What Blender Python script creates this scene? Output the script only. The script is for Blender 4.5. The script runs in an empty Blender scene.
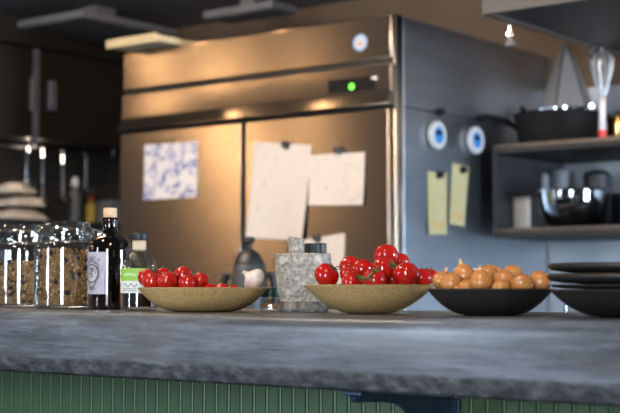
import bpy, bmesh, math, random
from mathutils import Vector, Matrix
S = bpy.context.scene
COL = S.collection
PI = math.pi
rnd = random.Random(7)

# ------------------------------------------------------------------ camera
F = 1370.0; TH = math.radians(38.0); CZ = 1.138; PITCH = math.atan(81.5 / F)
TOP = 1.10                                   # height of the counter top
CAM = Vector((0, 0, CZ))
cs, sn = math.cos(TH), math.sin(TH)
RT = Vector((cs, sn, 0))
FW = Vector((-sn * math.cos(PITCH), cs * math.cos(PITCH), math.sin(PITCH)))
UP = RT.cross(FW)
def ray(u, v): return FW * F + RT * (u - 310.0) + UP * (206.5 - v)
def PY(u, v, y):
    d = ray(u, v); return CAM + d * (y / d.y)
def PX(u, v, x):
    d = ray(u, v); return CAM + d * (x / d.x)
def DEP(p): return (Vector(p) - CAM).dot(FW)
def SC(p): return F / DEP(p)                 # pixels per metre there
cd = bpy.data.cameras.new('camera'); cam = bpy.data.objects.new('camera', cd); COL.objects.link(cam)
cam.matrix_world = Matrix(((RT.x, UP.x, -FW.x, 0), (RT.y, UP.y, -FW.y, 0), (RT.z, UP.z, -FW.z, CZ), (0, 0, 0, 1)))
cd.sensor_width = 36; cd.lens = F / 620 * 36; cd.clip_start = .02
cd.dof.use_dof = True; cd.dof.focus_distance = 2.22; cd.dof.aperture_fstop = 5.2
S.camera = cam
S.view_settings.view_transform = 'Standard'; S.view_settings.look = 'None'
S.view_settings.gamma = 1; S.view_settings.exposure = 0.2
S.cycles.use_denoising = True
S.cycles.max_bounces = 14; S.cycles.transmission_bounces = 12; S.cycles.transparent_max_bounces = 12
S.cycles.caustics_refractive = False; S.cycles.caustics_reflective = False
S.cycles.sample_clamp_indirect = 4

# --------------------------------------------------------------- materials
def setin(b, **k):
    for n, v in k.items():
        n = n.replace('_', ' ')
        if n in b.inputs:
            b.inputs[n].default_value = (*v, 1) if isinstance(v, tuple) and len(v) == 3 and n != 'Subsurface Radius' else v
def mat(name, col, rough=.5, metal=0., var=.12, scale=30., stretch=(1, 1, 1), bump=0., bscale=None, bstretch=None, col2=None, spots=None, detail=4, **kw):
    m = bpy.data.materials.new(name); m.use_nodes = True
    nt = m.node_tree; N = nt.nodes; L = nt.links; b = N['Principled BSDF']
    setin(b, Roughness=rough, Metallic=metal, **kw)
    tc = N.new('ShaderNodeTexCoord'); mp = N.new('ShaderNodeMapping'); mp.inputs['Scale'].default_value = stretch
    L.new(tc.outputs['Object'], mp.inputs['Vector'])
    n = N.new('ShaderNodeTexNoise'); n.inputs['Scale'].default_value = scale; n.inputs['Detail'].default_value = detail
    L.new(mp.outputs[0], n.inputs['Vector'])
    r = N.new('ShaderNodeValToRGB'); e = r.color_ramp.elements
    c2 = col2 or tuple(min(1, c * (1 + var)) for c in col)
    c1 = col if col2 else tuple(c * (1 - var) for c in col)
    e[0].position = .32; e[0].color = (*c1, 1); e[1].position = .68; e[1].color = (*c2, 1)
    L.new(n.outputs['Fac'], r.inputs['Fac']); out = r.outputs['Color']
    if spots:
        sc, th, scol = spots
        n2 = N.new('ShaderNodeTexNoise'); n2.inputs['Scale'].default_value = sc; n2.inputs['Detail'].default_value = 2
        L.new(tc.outputs['Object'], n2.inputs['Vector'])
        r2 = N.new('ShaderNodeValToRGB'); r2.color_ramp.elements[0].position = th; r2.color_ramp.elements[1].position = th + .06
        L.new(n2.outputs['Fac'], r2.inputs['Fac'])
        mx = N.new('ShaderNodeMix'); mx.data_type = 'RGBA'
        L.new(r2.outputs['Color'], mx.inputs[0]); L.new(out, mx.inputs[6]); mx.inputs[7].default_value = (*scol, 1)
        out = mx.outputs[2]
    L.new(out, b.inputs['Base Color'])
    if bump:
        mp2 = N.new('ShaderNodeMapping'); mp2.inputs['Scale'].default_value = bstretch or stretch
        L.new(tc.outputs['Object'], mp2.inputs['Vector'])
        n3 = N.new('ShaderNodeTexNoise'); n3.inputs['Scale'].default_value = bscale or scale; n3.inputs['Detail'].default_value = 4
        L.new(mp2.outputs[0], n3.inputs['Vector'])
        bp = N.new('ShaderNodeBump'); bp.inputs['Strength'].default_value = bump; bp.inputs['Distance'].default_value = .01
        L.new(n3.outputs['Fac'], bp.inputs['Height']); L.new(bp.outputs[0], b.inputs['Normal'])
    return m
def glass(name, col, edge=(.45, .5, .48), rough=.0):
    """thin-walled glass: clear where seen square on, tinted and mirror-like towards its edges"""
    m = bpy.data.materials.new(name); m.use_nodes = True
    N = m.node_tree.nodes; L = m.node_tree.links; N.remove(N['Principled BSDF'])
    lw = N.new('ShaderNodeLayerWeight'); lw.inputs['Blend'].default_value = .5
    p5 = N.new('ShaderNodeMath'); p5.operation = 'POWER'; p5.inputs[1].default_value = 3.2; L.new(lw.outputs['Facing'], p5.inputs[0])
    fr = N.new('ShaderNodeMath'); fr.operation = 'MULTIPLY_ADD'; fr.inputs[1].default_value = .92; fr.inputs[2].default_value = .085; L.new(p5.outputs[0], fr.inputs[0])
    p3 = N.new('ShaderNodeMath'); p3.operation = 'POWER'; p3.inputs[1].default_value = 3.0; L.new(lw.outputs['Facing'], p3.inputs[0])
    mc = N.new('ShaderNodeMix'); mc.data_type = 'RGBA'; L.new(p3.outputs[0], mc.inputs[0]); mc.inputs[6].default_value = (*col, 1); mc.inputs[7].default_value = (*edge, 1)
    tr = N.new('ShaderNodeBsdfTransparent'); L.new(mc.outputs[2], tr.inputs[0])
    gl = N.new('ShaderNodeBsdfGlossy'); gl.inputs['Roughness'].default_value = rough
    mx = N.new('ShaderNodeMixShader'); L.new(fr.outputs[0], mx.inputs[0]); L.new(tr.outputs[0], mx.inputs[1]); L.new(gl.outputs[0], mx.inputs[2])
    L.new(mx.outputs[0], N['Material Output'].inputs['Surface'])
    return m
def island(name, stops, rough=.6, **kw):       # a colour per loose piece (flakes)
    m = bpy.data.materials.new(name); m.use_nodes = True
    N = m.node_tree.nodes; L = m.node_tree.links; b = N['Principled BSDF']; setin(b, Roughness=rough, **kw)
    g = N.new('ShaderNodeNewGeometry'); r = N.new('ShaderNodeValToRGB'); r.color_ramp.interpolation = 'CONSTANT'
    el = r.color_ramp.elements
    while len(el) < len(stops): el.new(.5)
    for e, (p, c) in zip(el, stops): e.position = p; e.color = (*c, 1)
    L.new(g.outputs['Random Per Island'], r.inputs['Fac']); L.new(r.outputs['Color'], b.inputs['Base Color'])
    return m
def emit(name, col, s):
    return mat(name, col, .4, 0, var=.02, Emission_Color=(*col, 1), Emission_Strength=s)
def paper_mat(name, base, ink, sx, sz, th, amount=.8, region=None):
    """paper with faint rows of illegible handwriting"""
    m = bpy.data.materials.new(name); m.use_nodes = True
    N = m.node_tree.nodes; L = m.node_tree.links; b = N['Principled BSDF']; setin(b, Roughness=.85)
    tc = N.new('ShaderNodeTexCoord'); mp = N.new('ShaderNodeMapping'); mp.inputs['Scale'].default_value = (sx, 0, sz)
    L.new(tc.outputs['Object'], mp.inputs['Vector'])
    n = N.new('ShaderNodeTexNoise'); n.inputs['Scale'].default_value = 1; n.inputs['Detail'].default_value = 3
    L.new(mp.outputs[0], n.inputs['Vector'])
    n2 = N.new('ShaderNodeTexNoise'); n2.inputs['Scale'].default_value = 22; n2.inputs['Detail'].default_value = 1
    L.new(tc.outputs['Object'], n2.inputs['Vector'])
    r = N.new('ShaderNodeValToRGB'); r.color_ramp.elements[0].position = th; r.color_ramp.elements[1].position = th + .08
    r2 = N.new('ShaderNodeValToRGB'); r2.color_ramp.elements[0].position = .42; r2.color_ramp.elements[1].position = .58
    L.new(n.outputs['Fac'], r.inputs['Fac']); L.new(n2.outputs['Fac'], r2.inputs['Fac'])
    mu = N.new('ShaderNodeMath'); mu.operation = 'MULTIPLY'; L.new(r.outputs['Color'], mu.inputs[0]); L.new(r2.outputs['Color'], mu.inputs[1])
    m2 = N.new('ShaderNodeMath'); m2.operation = 'MULTIPLY'; m2.inputs[1].default_value = amount; L.new(mu.outputs[0], m2.inputs[0])
    mx = N.new('ShaderNodeMix'); mx.data_type = 'RGBA'; L.new(m2.outputs[0], mx.inputs[0])
    mx.inputs[6].default_value = (*base, 1); mx.inputs[7].default_value = (*ink, 1)
    L.new(mx.outputs[2], b.inputs['Base Color'])
    return m

M = {}
def brushed(name, col, rough, tang, aniso, **kw):
    m = mat(name, col, rough, 1, Anisotropic=aniso, **kw); nt = m.node_tree
    v = nt.nodes.new('ShaderNodeCombineXYZ')
    for k in range(3): v.inputs[k].default_value = tang[k]
    nt.links.new(v.outputs[0], nt.nodes['Principled BSDF'].inputs['Tangent']); return m
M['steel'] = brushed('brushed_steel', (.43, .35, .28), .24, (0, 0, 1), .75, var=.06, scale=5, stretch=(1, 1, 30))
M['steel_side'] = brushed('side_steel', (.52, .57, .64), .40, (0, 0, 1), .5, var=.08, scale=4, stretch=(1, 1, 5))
M['steel_wall'] = mat('wall_steel', (.44, .47, .50), .5, .7, var=.08, scale=3)
M['steel_dark'] = mat('dark_steel', (.10, .10, .105), .42, 1, var=.1, scale=8)
M['chrome'] = mat('polished_steel', (.62, .63, .65), .12, 1, var=.03)
M['bowl_steel'] = mat('bowl_steel', (.26, .27, .29), .07, 1, var=.05)
M['gasket'] = mat('black_gasket', (.012, .012, .012), .6)
M['blackplastic'] = mat('black_plastic', (.008, .009, .012), .5)
M['iron'] = mat('black_iron', (.004, .004, .0045), .75, Specular_IOR_Level=.25)
M['canister'] = mat('canister_grey', (.20, .215, .235), .5)
M['greyplastic'] = mat('grey_plastic', (.10, .105, .12), .5)
M['darkwood'] = mat('dark_brown_laminate', (.010, .007, .005), .5, var=.2, scale=5, stretch=(1, 1, 8))
M['wall'] = mat('taupe_wall', (.15, .105, .070), .8, var=.08, scale=5)
M['darkwall'] = mat('dark_wall', (.03, .027, .025), .8)
M['ceil'] = mat('dark_ceiling', (.16, .16, .172), .8, var=.1, scale=4)
M['ceilpanel'] = mat('grey_panel', (.17, .18, .20), .5)
M['floor'] = mat('floor_tile', (.06, .055, .05), .5, scale=4)
M['hood'] = mat('hood_steel', (.036, .036, .038), .5, .2, var=.06, scale=5)
M['hoodin'] = mat('hood_inside', (.02, .02, .022), .5)
M['board'] = mat('cream_board', (.62, .50, .30), .6, var=.12, scale=9, stretch=(1, 6, 1))
M['green'] = mat('green_paint', (.058, .108, .050), .42, var=.08, scale=7, stretch=(4, 4, .6))
M['bracket'] = mat('blue_black_iron', (.016, .036, .070), .35, .3, var=.2, scale=25, bump=.1)
M['tomato'] = mat('tomato_skin', (.32, .006, .004), .10, 0, col2=(.42, .011, .006), scale=30, Specular_IOR_Level=.55, Subsurface_Weight=.08, Subsurface_Radius=(.02, .004, .002), Subsurface_Scale=.3)
M['calyx'] = mat('tomato_stalk', (.05, .09, .018), .6, var=.3, scale=90)
M['onion'] = mat('onion_skin', (.36, .115, .024), .26, 0, col2=(.58, .265, .085), scale=10, stretch=(9, 9, 1), detail=3, bump=.06, bscale=16, bstretch=(8, 8, 1))
M['onionneck'] = mat('dry_onion_neck', (.55, .30, .12), .7, 0, col2=(.75, .50, .28), scale=60, stretch=(3, 3, 1))
M['onionroot'] = mat('onion_root', (.23, .13, .06), .8, var=.3, scale=90)
M['garlic'] = mat('garlic_skin', (.46, .38, .34), .6, 0, col2=(.66, .59, .53), scale=14, stretch=(6, 6, 1), spots=(38, .62, (.45, .28, .34)))
M['gold'] = mat('speckled_stoneware', (.47, .285, .105), .40, 0, col2=(.62, .41, .175), scale=330, detail=3, spots=(430, .60, (.22, .14, .055)), bump=.04, bscale=300)
M['goldrim'] = mat('rim_glaze', (.28, .20, .09), .45, var=.2, scale=120)
M['blackware'] = mat('black_stoneware', (.010, .009, .008), .5, 0, col2=(.018, .015, .013), scale=180, bump=.05, bscale=200)
M['blackrim'] = mat('brown_rim', (.028, .018, .012), .5, var=.4, scale=90)  # rim tone browner than the black body
M['granite'] = mat('speckled_granite', (.14, .122, .10), .55, 0, col2=(.40, .36, .31), scale=170, detail=6, spots=(52, .57, (.44, .41, .355)), bump=.12, bscale=150)
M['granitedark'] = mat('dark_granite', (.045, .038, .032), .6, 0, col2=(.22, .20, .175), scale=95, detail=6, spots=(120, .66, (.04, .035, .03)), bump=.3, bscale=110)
M['cork'] = mat('cork', (.58, .38, .22), .8, 0, col2=(.70, .50, .32), scale=160, detail=3)
M['glass'] = glass('clear_glass', (.97, .98, .975), (.62, .67, .65))
M['brownglass'] = glass('brown_glass', (.36, .16, .07), (.20, .07, .02))
M['oilglass'] = glass('pale_glass', (.96, .97, .94), (.82, .78, .68))
M['liquid'] = mat('dark_liquid', (.012, .007, .006), .08, 0, var=.1)
M['cream_wax'] = mat('stopper_cork', (.60, .48, .33), .6, scale=90)
M['labelgrey'] = mat('lavender_label', (.33, .31, .38), .6, 0, col2=(.45, .43, .49), scale=70)
M['labelpurple'] = mat('purple_print', (.24, .19, .38), .6, var=.2, scale=200)
M['labelink'] = mat('black_print', (.03, .03, .035), .6)
M['labelgreen'] = mat('green_label', (.24, .46, .055), .55, var=.06)
M['labelwhite'] = mat('white_label', (.62, .64, .61), .6, var=.05)
M['white'] = mat('white_plastic', (.58, .60, .62), .45, var=.03)
M['whiteprint'] = mat('white_print', (.85, .88, .80), .6, var=.03)
M['blueprint'] = mat('blue_print', (.10, .28, .62), .5, var=.1)
M['orangeprint'] = mat('orange_print', (.70, .32, .10), .5, var=.2)
M['lcd'] = emit('blue_display', (.03, .20, .50), .22)
M['led'] = emit('green_led', (.12, .95, .05), 2.6)
M['note'] = mat('yellow_paper', (.50, .44, .22), .85, 0, col2=(.56, .50, .27), scale=20, spots=None)
M['red'] = mat('red_plastic', (.62, .03, .02), .4)
M['yellow'] = mat('yellow_bottle', (.35, .24, .03), .5)
M['cloth'] = mat('off_white_cloth', (.72, .64, .56), .9, var=.2, scale=18, bump=.3, bscale=25)
M['gold_reflection'] = mat('gold_reflection', (.75, .48, .16), .22, 1, var=.08)  # gold colour stands in for warm lamp reflections on steel
M['granola'] = island('granola_flakes', [(0, (.30, .15, .05)), (.25, (.46, .25, .09)), (.48, (.17, .072, .024)), (.66, (.62, .40, .18)), (.80, (.22, .10, .035)), (.90, (.30, .27, .08)), (.95, (.75, .56, .34))], .65)
M['raisin'] = mat('dark_raisin', (.012, .008, .009), .5)
M['granolacore'] = mat('granola_mass', (.16, .08, .03), .8, 0, col2=(.34, .19, .08), scale=120)
M['paper'] = paper_mat('notice_paper', (.60, .54, .49), (.35, .34, .36), 40, 150, .56, .55)
M['paper2'] = paper_mat('list_paper', (.60, .535, .48), (.33, .33, .36), 60, 170, .52, .6)
M['paperblue'] = paper_mat('chart_paper', (.70, .66, .65), (.06, .10, .38), 70, 120, .45, .95)

# ------------------------------------------------------------ mesh helpers
ROOTLOC = {}
def finish(me, ang=35):
    for p in me.polygons: p.use_smooth = True
    me.set_sharp_from_angle(angle=math.radians(ang))
def obj(name, bm, m, parent=None, loc=None, world=True, bevel=0, ang=35):
    """link a bmesh as ONE mesh object; bm in world coordinates unless world=False"""
    bmesh.ops.recalc_face_normals(bm, faces=bm.faces)
    me = bpy.data.meshes.new(name); 
    o = bpy.data.objects.new(name, me); COL.objects.link(o)
    if parent is not None:
        base = ROOTLOC[parent.name]; ROOTLOC[o.name] = base; o.parent = parent
    else:
        base = Vector(loc) if loc is not None else Vector((0, 0, 0)); o.location = base; ROOTLOC[o.name] = base
    if world: bmesh.ops.translate(bm, verts=bm.verts, vec=-base)
    bm.to_mesh(me); bm.free()
    for mm in (m if isinstance(m, (list, tuple)) else [m]): me.materials.append(mm)
    finish(me, ang)
    if bevel:
        md = o.modifiers.new('bevel', 'BEVEL'); md.width = bevel; md.segments = 3; md.limit_method = 'ANGLE'; md.angle_limit = math.radians(40)
        md.harden_normals = False
    return o
def tag(o, label, cat, group=None, kind=None):
    o['label'] = label; o['category'] = cat
    if group: o['group'] = group
    if kind: o['kind'] = kind
    return o
def thing(name, label, cat, loc, group=None):
    o = bpy.data.objects.new(name, None); COL.objects.link(o); o.location = loc; o.empty_display_size = .05
    ROOTLOC[o.name] = Vector(loc)
    return tag(o, label, cat, group)
def struct(name, bm, m):
    o = obj(name, bm, m); o['kind'] = 'structure'; return o
def B(): return bmesh.new()
def box(bm, x0, x1, y0, y1, z0, z1):
    vs = [bm.verts.new(p) for p in ((x0,y0,z0),(x1,y0,z0),(x1,y1,z0),(x0,y1,z0),(x0,y0,z1),(x1,y0,z1),(x1,y1,z1),(x0,y1,z1))]
    for f in ((0,3,2,1),(4,5,6,7),(0,1,5,4),(1,2,6,5),(2,3,7,6),(3,0,4,7)): bm.faces.new([vs[i] for i in f])
    return bm
def bx(*a): return box(B(), *a)
def prism(bm, poly, a, b, axis='x'):
    """poly of 2-D points extruded from a to b along an axis (x: poly is y,z; y: x,z; z: x,y)"""
    def P(p, t): return {'x': (t, p[0], p[1]), 'y': (p[0], t, p[1]), 'z': (p[0], p[1], t)}[axis]
    v0 = [bm.verts.new(P(p, a)) for p in poly]; v1 = [bm.verts.new(P(p, b)) for p in poly]
    n = len(poly)
    for i in range(n): bm.faces.new((v0[i], v0[(i+1) % n], v1[(i+1) % n], v1[i]))
    bm.faces.new(v0[::-1]); bm.faces.new(v1)
    return bm
def lathe(bm, prof, c=(0,0,0), seg=48, axis=None, mod=None):
    """revolve (r,z) points; a point with r=0 closes the surface; axis: unit vector to stand it along"""
    c = Vector(c); q = Vector((0,0,1)).rotation_difference(Vector(axis).normalized()) if axis is not None else None
    rings = []
    for r, z in prof:
        if r < 1e-7:
            p = Vector((0, 0, z)); p = q @ p if q else p; rings.append([bm.verts.new(c + p)])
        else:
            ring = []
            for i in range(seg):
                a = 2 * PI * i / seg; rr = r * (mod(a, z) if mod else 1)
                p = Vector((rr * math.cos(a), rr * math.sin(a), z)); p = q @ p if q else p
                ring.append(bm.verts.new(c + p))
            rings.append(ring)
    for A, C in zip(rings, rings[1:]):
        if len(A) == 1 and len(C) == 1: continue
        for i in range(seg):
            j = (i + 1) % seg
            if len(A) == 1: bm.faces.new((A[0], C[i], C[j]))
            elif len(C) == 1: bm.faces.new((A[i], A[j], C[0]))
            else: bm.faces.new((A[i], A[j], C[j], C[i]))
    return bm
def tube(bm, pts, r, seg=10, closed=False):
    pts = [Vector(p) for p in pts]; n = len(pts); rings = []
    rr = r if isinstance(r, (list, tuple)) else [r] * n
    prev = None
    for i, p in enumerate(pts):
        t = (pts[(i+1) % n] - pts[i-1]) if closed else (pts[min(i+1, n-1)] - pts[max(i-1, 0)])
        t.normalize()
        if prev is None: a = t.orthogonal().normalized()
        else:
            a = prev - t * prev.dot(t)
            a = a.normalized() if a.length > 1e-6 else t.orthogonal().normalized()
        prev = a; b = t.cross(a)
        rings.append([bm.verts.new(p + (a * math.cos(2*PI*k/seg) + b * math.sin(2*PI*k/seg)) * rr[i]) for k in range(seg)])
    m = n if closed else n - 1
    for i in range(m):
        A, C = rings[i], rings[(i+1) % n]
        for k in range(seg):
            j = (k+1) % seg; bm.faces.new((A[k], A[j], C[j], C[k]))
    if not closed:
        bm.faces.new(rings[0][::-1]); bm.faces.new(rings[-1])
    return bm
def arc(c, r, a0, a1, n, plane='xz'):
    out = []
    for i in range(n + 1):
        a = math.radians(a0 + (a1 - a0) * i / n)
        d = {'xz': (math.cos(a), 0, math.sin(a)), 'yz': (0, math.cos(a), math.sin(a)), 'xy': (math.cos(a), math.sin(a), 0)}[plane]
        out.append(Vector(c) + Vector(d) * r)
    return out
def textmesh(s, size):
    cu = bpy.data.curves.new('t', 'FONT'); cu.body = s; cu.size = size; cu.align_x = 'CENTER'; cu.align_y = 'CENTER'
    o = bpy.data.objects.new('t', cu); COL.objects.link(o); bpy.context.view_layer.update()
    me = o.evaluated_get(bpy.context.evaluated_depsgraph_get()).to_mesh()
    vs = [(v.co.x, v.co.y) for v in me.vertices]; fs = [list(p.vertices) for p in me.polygons]
    bpy.data.objects.remove(o); bpy.data.curves.remove(cu)
    return vs, fs
def flat_to(bm, vs, fs, fn):
    vv = [bm.verts.new(fn(x, y)) for x, y in vs]
    for f in fs:
        try: bm.faces.new([vv[i] for i in f])
        except ValueError: pass
def wrap(c, R, a_mid, z_mid):
    """map a flat label (x right, y up, seen from outside) onto a cylinder"""
    def fn(x, y):
        a = a_mid + x / R
        return Vector(c) + Vector((R * math.cos(a), R * math.sin(a), z_mid + y))
    return fn
def label_patch(bm, c, R, a0, a1, z0, z1, t=.0004, n=24):
    c = Vector(c)
    for i in range(n):
        pass
    rows = []
    for R_ in (R, R + t):
        rows.append([[bm.verts.new(c + Vector((R_ * math.cos(a0 + (a1-a0)*i/n), R_ * math.sin(a0 + (a1-a0)*i/n), z))) for i in range(n+1)] for z in (z0, z1)])
    inn, out = rows
    for i in range(n):
        bm.faces.new((out[0][i], out[0][i+1], out[1][i+1], out[1][i])); bm.faces.new((inn[0][i+1], inn[0][i], inn[1][i], inn[1][i+1]))
        for k in (0, 1): bm.faces.new((inn[k][i], inn[k][i+1], out[k][i+1], out[k][i]))
    for i in (0, n): bm.faces.new((inn[0][i], out[0][i], out[1][i], inn[1][i]))
    return bm
def ringpoly(inner, outer):
    n = len(inner); return inner + outer, [[i, (i+1) % n, n + (i+1) % n, n + i] for i in range(n)]

# ------------------------------------------------------------------ setting
FY = 3.494                     # fridge front plane
WY = 4.505                     # back wall
struct('floor', bx(-6.5, 2.5, -3, WY, -.05, 0), M['floor'])
struct('wall_back', bx(-4.75, 2.5, WY, WY + .1, 0, 2.42), M['wall'])
struct('wall_left', bx(-4.75, -4.65, 2.9, WY, 0, 2.42), M['darkwall'])
struct('ceiling', bx(-4.75, 2.5, 2.3, WY + .1, 2.32, 2.42), M['ceil'])

# ------------------------------------------------------------------ counter
CF = 1.45; CB = 1.95; CX0, CX1 = -3.0, .25; TK = .098
def slab():
    bm = B(); R = .021; poly = []
    for i in range(8):
        a = PI / 2 + (PI / 2) * i / 7; poly.append((CF + R*.6 + R*.6 * math.cos(a), TOP - R + R * math.sin(a)))
    zb = TOP - TK
    poly += [(CF + .0002, zb + .030), (CF + .002, zb + .012), (CF + .006, zb + .004), (CF + .014, zb), (CB, zb), (CB, TOP)]
    prism(bm, poly, CX0, CX1, 'x'); return bm
def counter_mat():
    m = bpy.data.materials.new('poured_concrete'); m.use_nodes = True
    N = m.node_tree.nodes; L = m.node_tree.links; b = N['Principled BSDF']
    tc = N.new('ShaderNodeTexCoord')
    def noise(sc, st, det, dist=0):
        mp = N.new('ShaderNodeMapping'); mp.inputs['Scale'].default_value = st; L.new(tc.outputs['Object'], mp.inputs['Vector'])
        n = N.new('ShaderNodeTexNoise'); n.inputs['Scale'].default_value = sc; n.inputs['Detail'].default_value = det; n.inputs['Distortion'].default_value = dist
        L.new(mp.outputs[0], n.inputs['Vector']); return n.outputs['Fac']
    def ramp(f, stops):
        r = N.new('ShaderNodeValToRGB'); el = r.color_ramp.elements
        while len(el) < len(stops): el.new(.5)
        for e, (p, c) in zip(el, stops): e.position = p; e.color = (*c, 1) if isinstance(c, tuple) else (c, c, c, 1)
        L.new(f, r.inputs['Fac']); return r.outputs['Color']
    def mix(f, a, c, t='MIX'):
        mx = N.new('ShaderNodeMix'); mx.data_type = 'RGBA'; mx.blend_type = t
        if isinstance(f, float): mx.inputs[0].default_value = f
        else: L.new(f, mx.inputs[0])
        for k, s in ((6, a), (7, c)):
            if isinstance(s, tuple): mx.inputs[k].default_value = (*s, 1)
            else: L.new(s, mx.inputs[k])
        return mx.outputs[2]
    base = ramp(noise(3.2, (1, 1, 3.5), 6, .6), [(.28, (.042, .046, .052)), (.44, (.094, .102, .118)), (.56, (.135, .150, .180)), (.72, (.21, .232, .27))])
    streak = ramp(noise(5, (1.6, 1.6, 22), 5, .4), [(.40, .60), (.62, 1.0)])
    col = mix(.75, base, streak, 'MULTIPLY')
    hair = ramp(noise(11, (1, 1, 34), 6, 1.6), [(.36, .45), (.46, 1.0)])
    col = mix(.6, col, hair, 'MULTIPLY')
    scr = ramp(noise(26, (1, 1, 5), 4, 1.2), [(.34, .62), (.47, 1.0)])
    col = mix(.55, col, scr, 'MULTIPLY')
    brown = ramp(noise(4.5, (1, 1, 5), 4, .5), [(.52, 0.0), (.66, .55)])
    col = mix(brown, col, (.085, .074, .064))
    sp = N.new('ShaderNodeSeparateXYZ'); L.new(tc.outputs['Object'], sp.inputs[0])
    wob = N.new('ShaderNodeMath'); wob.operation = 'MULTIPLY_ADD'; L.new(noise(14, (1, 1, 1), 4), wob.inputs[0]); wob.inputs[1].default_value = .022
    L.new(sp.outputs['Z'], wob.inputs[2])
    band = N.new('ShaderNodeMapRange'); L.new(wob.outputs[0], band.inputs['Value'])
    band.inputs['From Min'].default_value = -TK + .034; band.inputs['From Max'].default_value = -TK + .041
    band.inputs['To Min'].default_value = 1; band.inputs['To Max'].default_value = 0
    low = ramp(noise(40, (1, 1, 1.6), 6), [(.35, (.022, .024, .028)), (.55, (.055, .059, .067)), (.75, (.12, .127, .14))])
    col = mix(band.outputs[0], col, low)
    L.new(col, b.inputs['Base Color'])
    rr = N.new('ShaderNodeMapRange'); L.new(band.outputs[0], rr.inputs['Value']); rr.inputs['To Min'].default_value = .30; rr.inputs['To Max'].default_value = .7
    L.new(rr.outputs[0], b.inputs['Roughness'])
    bp = N.new('ShaderNodeBump'); bp.inputs['Distance'].default_value = .006
    hs = N.new('ShaderNodeMath'); hs.operation = 'MULTIPLY_ADD'; L.new(band.outputs[0], hs.inputs[0]); hs.inputs[1].default_value = .6; hs.inputs[2].default_value = .035
    L.new(hs.outputs[0], bp.inputs['Strength']); L.new(noise(60, (1, 1, 1.5), 5), bp.inputs['Height']); L.new(bp.outputs[0], b.inputs['Normal'])
    return m
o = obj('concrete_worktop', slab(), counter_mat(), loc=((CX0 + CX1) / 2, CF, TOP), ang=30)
tag(o, 'long thick grey concrete slab of the bar counter', 'worktop')

PYF = 1.722; PT = .0275
def bead():
    bm = B(); pts = []; x = CX0 + .03
    while x < CX1 - .03:
        pts += [(x, 0), (x + PT - .0085, 0), (x + PT - .0078, .0024), (x + PT - .0068, .0024), (x + PT - .0060, 0.0004), (x + PT - .0045, -.0024), (x + PT - .0025, -.0028), (x + PT - .0010, -.0018), (x + PT - .0003, .0005)]
        x += PT
    poly = [(px, PYF + d) for px, d in pts]
    v0 = [bm.verts.new((a, b_, .0)) for a, b_ in poly]; v1 = [bm.verts.new((a, b_, TOP - TK)) for a, b_ in poly]
    for i in range(len(poly) - 1): bm.faces.new((v0[i], v0[i+1], v1[i+1], v1[i]))
    xe = poly[-1][0]; x0 = poly[0][0]
    box(bm, x0, xe, PYF + .012, PYF + .06, 0, TOP - TK)
    return bm
o = obj('bar_front_panel', bead(), M['green'], loc=((CX0 + CX1) / 2, PYF, 0), ang=25)
tag(o, 'green painted beadboard front below the concrete counter', 'panel')

# bracket below the slab
bxx = PY(452, 400, PYF).x; zb = TOP - TK
t = thing('shelf_bracket', 'blue black cast iron bracket under the concrete slab on green beadboard', 'bracket', (bxx, PYF, zb - .3))
yt = PX(352, 388, bxx).y
poly = [(PYF - .006, zb - .006), (yt + .004, zb - .006), (yt, zb - .010), (yt + .006, zb - .016), (yt + .07, zb - .019)]
for i in range(11):
    a = PI / 2 * i / 10
    poly.append((PYF - .13 + .10 * math.sin(a) - .03, zb - .022 - .17 * (1 - math.cos(a))))
poly += [(PYF - .05, zb - .26), (PYF - .006, zb - .29)]
obj('gusset', prism(B(), poly, bxx - .005, bxx + .005, 'x'), M['bracket'], t, bevel=.0015)
obj('top_flange', bx(bxx - .016, bxx + .016, yt - .002, PYF - .006, zb - .0065, zb - .0005), M['bracket'], t, bevel=.0015)
obj('wall_plate', bx(bxx - .017, bxx + .017, PYF - .008, PYF - .0015, zb - .30, zb - .0065), M['bracket'], t, bevel=.0015)
for zz in (.022, .27):
    obj('bolt', lathe(B(), [(0, .004), (.003, .0035), (.0048, .002), (.0052, 0)], (bxx + .0105, PYF - .008, zb - zz), 16, (0, -1, 0)), M['steel_dark'], t)

# ------------------------------------------------------------------- fridge
FX0, FX1 = PY(122.5, 70, FY).x, PY(393.5, 40, FY).x
def FZ(v, u): return PY(u, v, FY).z
ZT = PY(393, 12.5, FY).z; ZG = PY(392, 61, FY).z; ZB = PY(391, 106, FY).z; ZD = ZB - .008
FB = WY - .022
fr = thing('upright_fridge', 'large two-door stainless steel upright fridge behind the counter', 'fridge', ((FX0 + FX1) / 2, (FY + FB) / 2, 0))
obj('body', bx(FX0 + .003, FX1 - .003, FY + .058, FB, .14, ZT - .004), M['steel_side'], fr, bevel=.004)
obj('front_frame', bx(FX0, FX1, FY + .012, FY + .0575, .14, ZT), M['steel'], fr, bevel=.006)
obj('header_panel', bx(FX0 + .004, FX1 - .004, FY - .002, FY + .0115, ZG + .010, ZT - .002), M['steel'], fr, bevel=.006)
cp = obj('control_panel', prism(B(), [(FY + .0115, ZB + .002), (FY - .031, ZB + .002), (FY - .033, ZB + .007), (FY - .009, ZB + .042), (FY - .006, ZB + .052), (FY - .006, ZG - .006), (FY + .0115, ZG - .003)], FX0 + .004, FX1 - .004, 'x'), M['steel'], fr, bevel=.003, ang=50)
obj('header_groove', bx(FX0 + .01, FX1 - .01, FY + .006, FY + .0116, ZG - .004, ZG + .012), M['gasket'], fr)
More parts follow.
